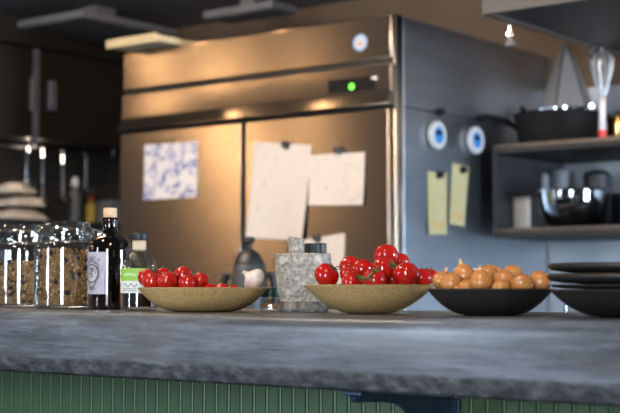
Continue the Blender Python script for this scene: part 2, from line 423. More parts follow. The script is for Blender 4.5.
# display with its light
dp0 = PY(328.5, 85, FY - .008); dp1 = PY(374, 85, FY - .008); dz = PY(352, 84.5, FY - .008).z
dpo = obj('display', bx(dp0.x, dp1.x, FY - .0105, FY - .0062, dz - .020, dz + .020), M['iron'], cp, bevel=.003)
g = PY(348.5, 86, FY - .027)
obj('green_light', lathe(B(), [(0, .0025), (.006, .002), (.0095, 0)], (g.x, FY - .0106, g.z), 20, (0, -1, 0)), M['led'], cp)['label'] = 'lit green indicator'
k = PY(371, 77, FY - .026)
obj('lock_button', lathe(B(), [(0, .008), (.008, .007), (.010, .004), (.010, 0)], (k.x, FY - .0062, k.z), 20, (0, -1, 0)), M['chrome'], cp)
# sticker
st = PY(360, 42.5, FY - .003)
ss = obj('sticker', lathe(B(), [(0, .0014), (.027, .0012), (.0275, 0)], (st.x, FY - .002, st.z), 36, (0, -1, 0)), M['white'], fr)
ss['label'] = 'round white sticker with a blue border'
bm = B(); inn = [(.022 * math.cos(a), .022 * math.sin(a)) for a in [2*PI*i/32 for i in range(32)]]; out = [(x * 1.2, y * 1.2) for x, y in inn]
vs, fs = ringpoly(inn, out)
flat_to(bm, vs, fs, lambda x, y: (st.x + x, FY - .0036, st.z + y))
for i in range(7):
    a = 2*PI*i/7; flat_to(bm, [(.013*math.cos(a) - .003, .013*math.sin(a) - .002), (.013*math.cos(a)+.003, .013*math.sin(a)-.002), (.013*math.cos(a)+.003, .013*math.sin(a)+.003), (.013*math.cos(a)-.003, .013*math.sin(a)+.003)], [[0,1,2,3]], lambda x, y: (st.x + x, FY - .0036, st.z + y))
obj('sticker_border', bm, M['blueprint'], ss)
bm = B(); flat_to(bm, [(.007*math.cos(2*PI*i/12), .007*math.sin(2*PI*i/12)) for i in range(12)], [list(range(12))], lambda x, y: (st.x + x*1.1, FY - .0036, st.z - .004 + y)); obj('sticker_print', bm, M['orangeprint'], ss)
# doors
XM = PY(245, 200, FY).x
for i, (a, b) in enumerate(((FX0 + .004, XM - .011), (XM + .011, FX1 - .012))):
    d = obj('door', bx(a, b, FY - .012, FY + .004, .22, ZD), M['steel'], fr, bevel=.003)
    obj('gasket', bx(a + .006, b - .006, FY + .0042, FY + .0118, .225, ZD - .005), M['gasket'], d)
    hx = b - .035 if i == 0 else a + .035
    obj('handle', prism(B(), [(hx - .012, FY - .045), (hx + .012, FY - .045), (hx + .012, FY - .0125), (hx + .006, FY - .0125), (hx + .006, FY - .035), (hx - .012, FY - .035)], .62, .95, 'z'), M['steel_dark'], d, bevel=.002)
obj('door_gap', bx(XM - .011, XM + .011, FY + .004, FY + .0119, .22, ZD), M['gasket'], fr)
obj('top_gap', bx(FX0 + .004, FX1 - .004, FY + .006, FY + .0119, ZD, ZB + .003), M['gasket'], fr)
obj('kick_plate', bx(FX0 + .01, FX1 - .01, FY + .005, FY + .0118, .145, .21), M['steel_dark'], fr)
for x in (FX0 + .07, FX1 - .07):
    for y in (FY + .1, FB - .1):
        obj('leg', lathe(B(), [(0, 0), (.026, 0), (.026, .02), (.016, .03), (.016, .139), (0, .139)], (x, y, 0), 20), M['steel_dark'], fr)

# board on the fridge
bc = PY(158, 44, 3.397)
bz = ZT + .001
bo = thing('wooden_board', 'cream wooden board sticking out over the top left of the fridge', 'board', (-3.44, 3.6, bz))
obj('panel', bx(-3.575, -3.325, 3.40, 3.80, bz, bz + .024), M['board'], bo, bevel=.006)
obj('edge_strip', bx(-3.575, -3.325, 3.385, 3.3995, bz - .004, bz + .028), M['board'], bo, bevel=.004)

# papers on the doors
def sheet(bm, TL, TR, BL, BR, y, t=.0007, curl=.012, nx=8, nz=10):
    def P(s, q):
        u = (TL[0]*(1-s) + TR[0]*s)*(1-q) + (BL[0]*(1-s) + BR[0]*s)*q
        v = (TL[1]*(1-s) + TR[1]*s)*(1-q) + (BL[1]*(1-s) + BR[1]*s)*q
        p = PY(u, v, y)
        p.y -= curl * (q**2) * (.55 + .45*math.cos(2*PI*s)) + curl*.25*abs(s - .5)*(1 - q)
        return p
    fr_ = [[bm.verts.new(P(i/nx, j/nz)) for i in range(nx+1)] for j in range(nz+1)]
    bk = [[bm.verts.new(P(i/nx, j/nz) + Vector((0, t, 0))) for i in range(nx+1)] for j in range(nz+1)]
    for j in range(nz):
        for i in range(nx):
            bm.faces.new((fr_[j][i], fr_[j+1][i], fr_[j+1][i+1], fr_[j][i+1])); bm.faces.new((bk[j][i], bk[j][i+1], bk[j+1][i+1], bk[j+1][i]))
    def side(A, C):
        for i in range(len(A)-1): bm.faces.new((A[i], A[i+1], C[i+1], C[i]))
    side(fr_[0], bk[0]); side(fr_[nz], bk[nz]); side([r[0] for r in fr_], [r[0] for r in bk]); side([r[nx] for r in fr_], [r[nx] for r in bk])
    return bm
YD = FY - .0132
for (c4, m, lab, yy, crl) in (
    (((254.5,142),(312,145),(248,238),(304,241)), 'paper', 'tall white paper sheet on the right fridge door, hanging nearest the door gap', YD, .014),
    (((309.5,155),(365,152),(309.5,205.5),(364,205)), 'paper2', 'small landscape white list at upper right of the right fridge door', YD - .0016, .008),
    (((301,240),(345,233),(302,290),(344,284)), 'paper', 'white paper low on the right fridge door, partly behind the granite mortar', YD, .008),
    (((144.5,145),(197.5,141.5),(144,200),(197.5,197)), 'paperblue', 'square white chart with blue handwriting on the left fridge door', YD, .003)):
    bm = sheet(B(), *c4, yy, curl=crl)
    c = PY(sum(p[0] for p in c4)/4, c4[2][1], yy)
    tag(obj('paper_note', bm, M[m], loc=c, ang=60), lab, 'paper', 'papers on the fridge doors')
def magnet(u, v, y, lab, r=.011, mt='steel_dark'):
    p = PY(u, v, y)
    t = thing('magnet', lab, 'magnet', (p.x, y, p.z), 'magnets on the fridge')
    obj('base', lathe(B(), [(0, .003), (r * 1.1, .003), (r * 1.2, 0), (0, 0)], (p.x, y, p.z), 20, (0, -1, 0)), M[mt], t)
    obj('knob', lathe(B(), [(r*.5, .0031), (r*.55, .008), (r, .010), (r, .016), (0, .018)], (p.x, y, p.z), 20, (0, -1, 0)), M[mt], t)
magnet(286.5, 145, YD - .004, 'dark magnet holding the tall white paper sheet')
magnet(338.5, 150, YD - .004, 'brown magnet holding the small landscape white list', mt='steel_dark')
magnet(318, 238, YD - .003, 'dark magnet holding the lowest paper behind the mortar')
# right side of the fridge
SX = FX1 - .003
def side_sheet(TL, TR, BR, BL, x, lab):
    bm = B(); pts = [PX(*p, x) for p in (TL, TR, BR, BL)]
    n = 8; f = []; k = []
    for j in range(n+1):
        q = j/n; a = pts[0].lerp(pts[3], q); b = pts[1].lerp(pts[2], q); off = .006*q*q
        f.append((bm.verts.new(a + Vector((off, 0, 0))), bm.verts.new(b + Vector((off*.6, 0, 0)))))
        k.append((bm.verts.new(a + Vector((off - .0007, 0, 0))), bm.verts.new(b + Vector((off*.6 - .0007, 0, 0)))))
    for j in range(n):
        bm.faces.new((f[j][0], f[j][1], f[j+1][1], f[j+1][0])); bm.faces.new((k[j][1], k[j][0], k[j+1][0], k[j+1][1]))
        for s in (0, 1): bm.faces.new((f[j][s], f[j+1][s], k[j+1][s], k[j][s]))
    for j in (0, n): bm.faces.new((f[j][0], f[j][1], k[j][1], k[j][0]))
    t = thing('note_card', lab, 'note', pts[3], 'yellow notes on the fridge side')
    obj('card', bm, M['note'], t, ang=60)
    # faded stamp near the foot
    bm = B()
    for r in range(2):
        for s in range(4):
            q0 = .80 + .06*r; w0 = .22 + .16*s; P_ = []
            for (w, q) in ((w0, q0), (w0+.11, q0), (w0+.11, q0+.035), (w0, q0+.035)):
                a = pts[0].lerp(pts[3], q); b = pts[1].lerp(pts[2], q); p = a.lerp(b, w); p.x += .006*q*q*(1 - .4*w) + .0005; P_.append(bm.verts.new(p))
            bm.faces.new(P_)
    obj('stamp', bm, M['orangeprint'], t)
side_sheet((428,171.5), (447,173), (446,234.5), (427.5,234.5), SX + .0012, 'yellow paper slip on the fridge side, the lower and nearer of two')
side_sheet((452.5,163), (469,167), (463.5,226.5), (448,224), SX + .0022, 'yellow paper slip on the fridge side, tilted, the one further back')
def side_knob(u, v, lab, r=.011):
    p = PX(u, v, SX); x0 = SX + .004
    t = thing('magnet', lab, 'magnet', (x0, p.y, p.z), 'magnets on the fridge')
    obj('base', lathe(B(), [(0, .003), (r*1.1, .003), (r*1.2, 0), (0, 0)], (x0, p.y, p.z), 20, (1, 0, 0)), M['blackplastic'], t)
    obj('knob', lathe(B(), [(r*.5, .0031), (r*.55, .008), (r, .010), (r, .016), (0, .018)], (x0, p.y, p.z), 20, (1, 0, 0)), M['blackplastic'], t)
side_knob(437.5, 175, 'black magnet on the lower nearer yellow slip')
side_knob(461, 170, 'black magnet on the tilted yellow slip further back')
side_knob(438.5, 112, 'black magnet above the nearer round timer')
side_knob(478.5, 118.5, 'black magnet above the round timer further back')
def timer(u, v, lab):
    p = PX(u, v, SX)
    t = thing('kitchen_timer', lab, 'timer', (SX, p.y, p.z), 'round timers on the fridge side')
    R = .047
    obj('case', lathe(B(), [(0, .001), (R*.9, .001), (R, .006), (R, .014), (R*.93, .020), (R*.60, .0205), (R*.58, .017), (0, .017)], (SX, p.y, p.z), 40, (1, 0, 0)), M['white'], t)
    fc = obj('display', lathe(B(), [(0, .0195), (R*.565, .0195), (R*.565, .0172), (0, .0172)], (SX, p.y, p.z), 40, (1, 0, 0)), M['lcd'], t)
    obj('digits', box(B(), SX + .0197, SX + .0203, p.y - .018, p.y + .018, p.z + .0, p.z + .015), M['blackplastic'], fc)
timer(434, 135.5, 'round white timer with blue display, nearer one on the fridge side')
timer(472.3, 140.5, 'round white timer with blue display, further back on the fridge side')
# thin seam ridge across the side
obj('side_seam', bx(SX - .002, SX + .0015, FY + .06, FB - .002, PX(440,113,SX).z - .003, PX(440,113,SX).z + .001), M['steel_dark'], fr)

# ---------------------------------------------------- wall panel and shelves
tag(obj('splash_panel', bx(FX1 - .3, 1.2, WY - .012, WY - .001, .001, 1.86), M['steel_wall'], loc=(-.8, WY - .01, 0)), 'blue grey steel wall panel behind the right-hand shelves', 'panel')
SHX0 = PY(495, 145, 4.0).x; SHX1 = .6; SY0 = 4.0; SY1 = WY - .013
ZU = PY(495, 146, SY0).z; ZL = PY(495, 229.5, SY0).z
M['shelfmetal'] = mat('shelf_metal', (.014, .014, .014), .6, .2)
M['lip'] = mat('lip_steel', (.085, .068, .055), .4, 1)
sh = thing('wall_shelf', 'two-tier dark steel wall shelf to the right of the fridge', 'shelf', ((SHX0 + SHX1)/2, SY1, ZL - .02))
obj('upper_board', bx(SHX0, SHX1, SY0, SY1, ZU - .028, ZU), M['shelfmetal'], sh, bevel=.003)
obj('lower_board', bx(SHX0, SHX1, SY0, SY1, ZL - .028, ZL), M['shelfmetal'], sh, bevel=.003)
obj('end_panel', bx(SHX0 - .012, SHX0 - .0005, SY0 + .004, SY1, ZL - .028, ZU), M['hoodin'], sh)
obj('end_panel', bx(SHX1 + .0005, SHX1 + .012, SY0 + .004, SY1, ZL - .028, ZU), M['hoodin'], sh)
for z in (ZU, ZL): obj('front_lip', bx(SHX0, SHX1, SY0 - .004, SY0 - .0005, z - .010, z + .003), M['lip'], sh)

# pan, strainer, pot on the upper shelf
def at(u, y): p = PY(u, 250, y); return p.x, p.y
px_, py_ = at(560, 4.20); pz = ZU + .001
pan = thing('wok_pan', 'wide black pan under the cone strainer on the upper shelf', 'pan', (px_, py_, pz))
R = .152; H_ = .112
obj('pan_body', lathe(B(), [(0, 0), (R*.78, 0), (R*.9, .015), (R, H_), (R + .006, H_ + .002), (R - .004, H_ + .001), (R*.87, .02), (R*.75, .006), (0, .006)], (px_, py_, pz), 56), M['iron'], pan)
obj('lid', lathe(B(), [(0, H_ + .0022), (R + .004, H_ + .0022), (R, H_ + .004), (0, H_ + .005)], (px_, py_, pz), 48), M['iron'], pan)
h0 = Vector((px_ - R + .002, py_ - .02, pz + .075)); h1 = PY(486, 117, 3.98)
obj('handle', tube(B(), [h0, h0.lerp(h1, .3) + Vector((0,0,.012)), h0.lerp(h1, .65) + Vector((0,0,.008)), h1], [.009, .010, .012, .011]), M['iron'], pan)
q0 = Vector((px_ - R*.85, py_ + .06, pz + H_)); 
obj('lid_handle', tube(B(), [q0, q0 + Vector((-.03, 0, .02)), q0 + Vector((-.048, 0, .048))], [.009, .009, .008]), M['iron'], pan)
cx_, cy_ = at(567.5, 4.20); cz_ = pz + H_ + .0055
ch = thing('cone_strainer', 'grey mesh cone strainer upturned on the wide black pan', 'strainer', (cx_, cy_, cz_))
zt = PY(568, 44, 4.20).z - cz_
M['mesh'] = mat('strainer_mesh', (.30, .30, .31), .5, .6, var=.25, scale=500)
obj('cone', lathe(B(), [(.100, .004), (.014, zt - .006), (.008, zt), (0, zt + .001), (0, zt - .002), (.006, zt - .003), (.098, .004)], (cx_, cy_, cz_), 48), M['mesh'], ch)
obj('rim', lathe(B(), [(.099, 0), (.104, 0), (.105, .010), (.099, .010), (.099, 0)], (cx_, cy_, cz_), 48), M['chrome'], ch)
for a in (-.55, .55, 2.6):
    d = Vector((math.cos(a - .9), math.sin(a - .9), 0))
    obj('strap', tube(B(), [Vector((cx_, cy_, cz_ + .006)) + d*.1005, Vector((cx_, cy_, cz_ + zt)) + d*.010], .0035), M['chrome'], ch)
hd = Vector((.80, -.6, 0))
obj('handle', tube(B(), [Vector((cx_, cy_, cz_ + .005)) + hd*.104, Vector((cx_, cy_, cz_ + .004)) + hd*.16, Vector((cx_, cy_, cz_ + .001)) + hd*.19], .007), M['chrome'], ch)
bx_, by_ = at(626, 4.36)
bp = thing('steel_pot', 'steel pot with warm reflections painted gold at the right end of the upper shelf', 'pot', (bx_, by_, pz))  # steel pot, its warm reflections put into the body colour
obj('pot_body', lathe(B(), [(0, 0), (.06, 0), (.072, .02), (.075, .08), (.07, .105), (.066, .105), (.069, .08), (.066, .02), (0, .006)], (bx_, by_, pz), 40), M['gold_reflection'], bp)
obj('lid', lathe(B(), [(.073, .106), (.070, .116), (.04, .130), (.008, .134), (.008, .142), (.014, .150), (0, .155)], (bx_, by_, pz), 40), M['chrome'], bp)
# lower shelf
lz = ZL + .001
c = at(573, 4.13)
mb = thing('mixing_bowl', 'large shiny steel mixing bowl on the lower shelf', 'bowl', (*c, lz))
R = 35/ (F/4.62); hB = .122
prof = [(0, 0), (.045, 0)] + [(.045 + (R-.045)*math.sin(PI/2*i/12)**.85, hB*(1-math.cos(PI/2*i/12))) for i in range(1, 13)]
prof += [(R + .004, hB + .002), (R - .001, hB + .003)] + [(.045 + (R-.048)*math.sin(PI/2*i/12)**.85, .003 + hB*(1-math.cos(PI/2*i/12))) for i in range(12, 0, -1)] + [(0, .003)]
obj('bowl_body', lathe(B(), prof, (*c, lz), 64), M['bowl_steel'], mb)
obj('rolled_rim', lathe(B(), [(R + .003 + .004*math.cos(2*PI*i/10), hB + .003 + .004*math.sin(2*PI*i/10)) for i in range(11)], (*c, lz), 64), M['chrome'], mb)
def canister(u, y, w, h, m, lab, nm='canister', dome=.02):
    c = at(u, y); r = w/2
    t = thing(nm, lab, 'container', (*c, lz), 'containers on the lower shelf')
    obj('body', lathe(B(), [(0, 0), (r*.92, 0), (r, .01), (r, h*.86), (0, h*.86)], (*c, lz), 40), M[m], t)
    obj('lid', lathe(B(), [(0, h*.861), (r*1.03, h*.861), (r*1.03, h*.93), (r*.85, h*.93 + dome*.6), (r*.3, h*.93 + dome), (0, h*.93 + dome)], (*c, lz), 40), M[m], t)
canister(544, 4.36, .068, .212, 'canister', 'grey lidded container behind the mixing bowl, leftmost of three')
canister(563, 4.37, .078, .224, 'canister', 'light grey lidded container directly behind the mixing bowl')
canister(598, 4.36, .095, .208, 'hoodin', 'dark lidded container behind the mixing bowl, rightmost of three')
c = at(529, 4.18); 
t = thing('steel_container', 'square grey steel container at the left end of the lower shelf', 'container', (*c, lz))
obj('body', bx(c[0]-.04, c[0]+.04, c[1]-.06, c[1]+.06, lz, lz + .105), M['steel_wall'], t, bevel=.008)
obj('rim', bx(c[0]-.044, c[0]+.044, c[1]-.064, c[1]+.064, lz + .1055, lz + .113), M['steel_wall'], t, bevel=.003)
c = at(640, 4.30)
t = thing('stock_pot', 'black round pot at the right of the lower shelf beside the mixing bowl', 'pot', (*c, lz))
obj('pot_body', lathe(B(), [(0, 0), (.085, 0), (.092, .01), (.092, .115), (.096, .118), (.088, .118), (.088, .012), (0, .006)], (*c, lz), 48), M['blackplastic'], t)
for s in (-1, 1):
    d = Vector((s*.8, -.6*s, 0)); b0 = Vector((*c, lz + .09))
    obj('handle', tube(B(), [b0 + d*.091 + Vector((0,0,.0)), b0 + d*.106 + Vector((0,0,.004)), b0 + d*.106 + Vector((.006,.02,.004)), b0 + d*.0905 + Vector((.01,.03,0))], .005), M['blackplastic'], t)

# ------------------------------------------------------- hood and its hooks
hp = PY(481.5, 15, 3.30)
HX, HZ = hp.x, hp.z
hd_ = thing('extractor_hood', 'grey steel extractor hood at the upper right over the shelves', 'hood', ((HX + .6)/2, 3.9, HZ))
obj('front_panel', bx(HX, .6, 3.30, 3.315, HZ, 2.319), M['hood'], hd_, bevel=.002)
obj('end_panel', bx(HX, HX + .015, 3.3155, WY - .02, HZ, 2.319), M['hood'], hd_, bevel=.002)
obj('filter_panel', bx(HX + .0155, .6, 3.3155, WY - .02, HZ + .010, HZ + .03), M['hoodin'], hd_)
def shook(p, lab, L_=.05):
    p = Vector(p); t = thing('hanging_hook', lab, 'hook', p + Vector((0,0,-L_)), 'hooks under the hood edge')
    pts = [p + Vector((0, .02, .0)), p + Vector((0, .012, -.002)), p + Vector((0, 0, -.008)), p + Vector((0, 0, -L_*.6))] + [q for q in arc(p + Vector((0, -.010, -L_*.75)), .010, 0, -200, 8, 'yz')]
    obj('wire', tube(B(), pts, .003, 8), M['chrome'], t)
    obj('mount', lathe(B(), [(0, .004), (.010, .004), (.012, -.006), (.006, -.012), (0, -.012)], p + Vector((0,0,-.004)), 20), M['chrome'], t)
    return p + Vector((0, -.010, -L_*.75 - .010))
def edge(u, v): p = PX(u, v, HX + .02); return Vector((p.x, p.y, HZ - .001))
e1 = edge(510, 20)
t = thing('hanging_clip', 'small bright clip hanging from the hood corner', 'hook', e1 + Vector((0,0,-.075)))  # unlit clip on a stem and ring, no lamp
obj('stem', tube(B(), [e1, e1 + Vector((0,0,-.03))], .005), M['chrome'], t)
obj('ring', tube(B(), arc(e1 + Vector((0,0,-.035)), .008, 0, 345, 14, 'xz'), .003, 8, True), M['chrome'], t)
obj('clip', prism(B(), [(e1.x - .006, e1.z - .044), (e1.x + .006, e1.z - .044), (e1.x + .017, e1.z - .072), (e1.x - .017, e1.z - .072)], e1.y - .005, e1.y + .005, 'y'), M['greyplastic'], t, bevel=.002)
k1 = shook(edge(592, 34), 'steel hook under the hood edge, above the cone strainer')
k2 = shook(edge(603, 37), 'steel hook under the hood edge, holding the whisk')
# whisk hanging by its wires, red cap at the foot
wk = k2 + Vector((0, 0, .004)); yw = wk.y
M['wire'] = mat('whisk_steel', (.40, .41, .43), .36, .9)
wtop = PY(600, 52, yw); wneck = PY(602.5, 96, yw); wbot = PY(602.5, 130, yw)
t = thing('balloon_whisk', 'steel balloon whisk hanging wires up, with a red handle tip', 'whisk', PY(602.5, 138, yw))
hz = wneck
obj('handle', tube(B(), [hz, hz.lerp(wbot, .15), hz.lerp(wbot, .6), wbot], [.010, .013, .012, .0135], 16), M['wire'], t)
obj('red_tip', tube(B(), [wbot + Vector((0,0,-.0005)), PY(602.5, 134, yw), PY(602.5, 139, yw)], [.0138, .0145, .011], 16), M['red'], t)
Hh = (wtop - wneck).z
for i in range(6):
    a = PI * i / 6 + .2; d = Vector((math.cos(a), math.sin(a), 0)); pts = []
    for j in range(29):
        q = 1 - abs(j/14 - 1)                      # 0 at the neck, 1 at the crown
        rad = (.009 + .042*q) * math.sqrt(max(0, 1 - q**5)) if q < .9999 else 0
        pts.append(Vector((wneck.x, wneck.y, wneck.z + Hh*(1 - (1 - q)**1.1))) + d * rad * (1 if j < 14 else -1))
    obj('wire', tube(B(), pts, .0022, 6), M['wire'], t)
obj('loop', tube(B(), arc(Vector((wneck.x, wneck.y, wneck.z + Hh + .006)), .007, 0, 345, 12, 'yz'), .0018, 6, True), M['wire'], t)
obj('chain', tube(B(), [Vector((wneck.x, wneck.y, wneck.z + Hh + .012)), k2 + Vector((0,0,-.001))], .0015, 6), M['wire'], t)

# ------------------------------------------------------------ ceiling panels
def ceiling_unit(u, v, z, wx, wy, lab):
    d = ray(u, v); p = CAM + d * ((z - CZ) / d.z)
    t = thing('ceiling_vent', lab, 'vent', (p.x - wx/2, p.y + wy/2, z), 'vents under the ceiling')
    obj('frame', prism(B(), [(p.x - wx, p.y), (p.x, p.y), (p.x, p.y + wy), (p.x - wx, p.y + wy)], z, z + .028, 'z'), M['ceilpanel'], t, bevel=.003)
    obj('grille', bx(p.x - wx + .012, p.x - .012, p.y + .012, p.y + wy - .012, z - .003, z - .0005), M['ceil'], t)
    obj('hanger', bx(p.x - wx*.6, p.x - wx*.4, p.y + wy*.4, p.y + wy*.6, z + .0285, 2.3195), M['ceil'], t)
ceiling_unit(83, 16, 2.22, .40, .55, 'grey square vent under the dark ceiling at the upper left')
ceiling_unit(272, 7, 2.22, .36, .16, 'grey vent under the ceiling above the middle of the fridge')

# --------------------------------------------------------------- left wall
KX = -4.30
Zc0 = PX(0, 135, KX).z; Zc1 = PX(0, 42, KX).z
cb = thing('wall_cabinet', 'dark brown wall cabinet on the left with pale upright handles', 'cabinet', (-4.47, 3.6, Zc0))
obj('body', bx(-4.645, KX - .022, 3.0, 4.35, Zc0, Zc1), M['darkwood'], cb)
ysp = PX(36, 90, KX).y
for i, (a, b) in enumerate(((3.002, ysp - .018), (ysp + .018, 4.348))):
    d = obj('door', bx(KX - .0215, KX, a, b, Zc0 + .003, Zc1 - .003), M['darkwood'], cb, bevel=.002)
    p = PX(37, 95, KX) if i == 0 else PX(50.5, 96, KX)
    hh = .07 if i == 0 else .062; w = .010 if i == 0 else .018
    yy = ysp - .024 if i == 0 else p.y
    obj('handle', bx(KX + .0005, KX + .02, yy - w, yy + w, p.z - hh, p.z + hh), M['greyplastic'], d, bevel=.004)['label'] = 'pale grey upright handle'
obj('edge_strip', bx(KX - .0215, KX + .006, ysp - .012, ysp + .012, Zc0 - .03, Zc1 - .003), M['greyplastic'], cb)['label'] = 'pale upright strip between the doors'
obj('cornice', bx(-4.645, KX + .03, 3.0, 4.35, Zc1 + .0005, Zc1 + .05), M['darkwood'], cb, bevel=.004)
# shelf below with cloths, bottles, hanging utensils
Zs = PX(20, 219, KX).z
tag(obj('wall_ledge', bx(-4.645, KX + .02, 3.0, 4.35, Zs - .03, Zs), M['hoodin'], loc=(-4.47, 3.6, Zs - .03)), 'dark ledge on the left wall carrying folded cloths', 'shelf')
def cloth(u, y0, w, h, lab, z):
    c = PX(u, 210, KX - .13); bm = B(); n = 14
    rr = random.Random(int(u*10)); g = []
    for j in range(n+1):
        row = []
        for i in range(n+1):
            s, q = i/n*2 - 1, j/n*2 - 1
            e = max(0, 1 - max(abs(s), abs(q))**5)
            row.append(bm.verts.new((c.x + q*.10, c.y + s*w, z + .002 + h*e*(.75 + .25*math.sin(3.1*s + rr.random()) * math.cos(2.3*q) + .12*rr.random()))))
        g.append(row)
    for j in range(n):
        for i in range(n): bm.faces.new((g[j][i], g[j][i+1], g[j+1][i+1], g[j+1][i]))
    bt = [bm.verts.new((c.x + q*.10, c.y + s*w, z)) for s, q in ((-1,-1),(1,-1),(1,1),(-1,1))]
    bm.faces.new(bt)
    bm.faces.new([g[0][i] for i in range(n+1)] + [bt[1], bt[0]]); bm.faces.new([g[n][i] for i in range(n+1)] + [bt[2], bt[3]])
    bm.faces.new([r[0] for r in g] + [bt[3], bt[0]]); bm.faces.new([r[n] for r in g] + [bt[2], bt[1]])
    tag(obj('folded_cloth', bm, M['cloth'], loc=(c.x, c.y, z), ang=80), lab, 'cloth', 'cloths on the left ledge')
cloth(12, 0, .115, .048, 'off-white cloth at the bottom of the pile on the left ledge', Zs + .001)
cloth(17, 0, .095, .042, 'off-white cloth in the middle of the pile on the left ledge', Zs + .060)
cloth(8, 0, .07, .040, 'off-white cloth on top of the pile on the left ledge', Zs + .112)
# rail with ladles
RX = KX - .08; zr = Zc0 - .03
tag(obj('utensil_rail', tube(tube(tube(B(), [(RX, 3.1, zr), (RX, 4.3, zr)], .006), [(RX, 3.25, zr), (RX, 3.25, Zc0 - .0005)], .005), [(RX, 4.2, zr), (RX, 4.2, Zc0 - .0005)], .005), M['steel_dark'], loc=(RX, 3.7, zr)), 'thin steel utensil rail under the left wall cabinet', 'rail')
for i, (u, vb, lab) in enumerate(((25, 188, 'short steel ladle hanging left under the wall cabinet'), (41, 208, 'long steel ladle hanging from the rail, second from the left'), (61, 205, 'steel ladle hanging from the rail, third from the left'), (84, 196, 'slim steel ladle hanging from the rail nearest the fridge'))):
    p = PX(u, 150, RX); pb = PX(u, vb, RX)
    t = thing('hanging_ladle', lab, 'ladle', (RX + .002, p.y, pb.z), 'ladles on the rail')
    z0 = zr - .008
    obj('handle', tube(B(), [(RX + .002, p.y, zr + .004), (RX + .012, p.y, zr + .004), (RX + .014, p.y, z0 - .01), (RX + .014, p.y, pb.z + .03)], [.004, .005, .008, .008]), M['chrome'], t)
    obj('cup', lathe(B(), [(0, -.002), (.014, 0), (.026, .012), (.030, .03), (.028, .03), (.024, .014), (.012, .003), (0, .002)], (RX + .034, p.y, pb.z), 28), M['chrome'], t)
def bottle_far(u, col, capm, lab, h, r):
    c = PX(u, 210, KX - .12); b0 = (c.x, c.y, Zs + .001)
    t = thing('sauce_bottle', lab, 'bottle', b0, 'bottles on the left ledge')
    obj('body', lathe(B(), [(0, 0), (r*.95, 0), (r, .006), (r, h*.6), (r*.5, h*.76), (r*.4, h*.8), (0, h*.8)], b0, 32), M[col], t)
    obj('cap', lathe(B(), [(0, h*.801), (r*.62, h*.801), (r*.62, h*.93), (r*.3, h), (0, h)], b0, 32), M[capm], t)
bottle_far(91, 'yellow', 'red', 'yellow bottle with a red cap on the left ledge', .135, .024)
bottle_far(75, 'greyplastic', 'white', 'pale slim bottle on the left ledge beside the yellow bottle', .20, .026)
c = PX(110, 215, KX - .12)
t = thing('storage_tub', 'pale storage tub on the left ledge next to the fridge', 'tub', (c.x, c.y, Zs + .001))
obj('body', bx(c.x - .07, c.x + .07, c.y - .065, c.y + .06, Zs + .001, Zs + .085), M['ceilpanel'], t, bevel=.008)
obj('lid', bx(c.x - .074, c.x + .074, c.y - .069, c.y + .064, Zs + .0855, Zs + .105), M['ceilpanel'], t, bevel=.005)

# --------------------------------------- table and dark urn before the fridge
tb = thing('prep_table', 'steel prep table standing between the counter and the fridge', 'table', (-1.9, 2.75, 0))
obj('tabletop', bx(-2.5, -1.35, 2.45, 3.05, .86, .90), M['steel_dark'], tb, bevel=.004)
obj('undershelf', bx(-2.46, -1.39, 2.49, 3.01, .20, .22), M['steel_dark'], tb)
for x in (-2.47, -1.38):
    for y in (2.48, 3.02): obj('leg', bx(x - .02, x + .02, y - .02, y + .02, 0, .8595), M['steel_dark'], tb)
uc = PY(249, 270, 2.72); s_ = SC(uc); zt = PY(249, 249, 2.72).z; rU = 19/s_
t = thing('drinks_urn', 'dark grey rounded urn with black handles in front of the fridge doors', 'urn', (uc.x, 2.72, .901))
hU = zt - .901
M['urngrey'] = mat('urn_grey', (.035, .037, .042), .5)
obj('body', lathe(B(), [(0, 0), (rU*1.0, 0), (rU*1.05, .02), (rU, .05), (rU*.98, hU*.72), (rU*.86, hU*.86), (rU*.8, hU*.88), (0, hU*.88)], (uc.x, 2.72, .901), 48), M['urngrey'], t)
obj('lid', lathe(B(), [(rU*.82, hU*.881), (rU*.80, hU*.90), (rU*.55, hU*.97), (rU*.2, hU), (0, hU)], (uc.x, 2.72, .901), 48), M['blackplastic'], t)
obj('knob', lathe(B(), [(.008, 0), (.008, .014), (.016, .02), (.014, .032), (0, .034)], (uc.x, 2.72, .901 + hU - .001), 24), M['blackplastic'], t)
for s in (-1, 1):
    d = Vector((cs*s, sn*s, 0)); b0 = Vector((uc.x, 2.72, .901))
    obj('handle', tube(B(), [b0 + d*rU*.93 + Vector((0,0,hU*.80)), b0 + d*rU*1.22 + Vector((0,0,hU*.80)), b0 + d*rU*1.36 + Vector((0,0,hU*.70)), b0 + d*rU*1.36 + Vector((0,0,hU*.5)), b0 + d*rU*1.0 + Vector((0,0,hU*.45))], .010), M['blackplastic'], t)

# ====================================================== things on the counter
def cpos(u, y): p = PY(u, 300, y); return Vector((p.x, y, TOP + .0004))
def lab_angle(c):                                # direction from a thing towards the camera
    return math.atan2(-c.y, -c.x)

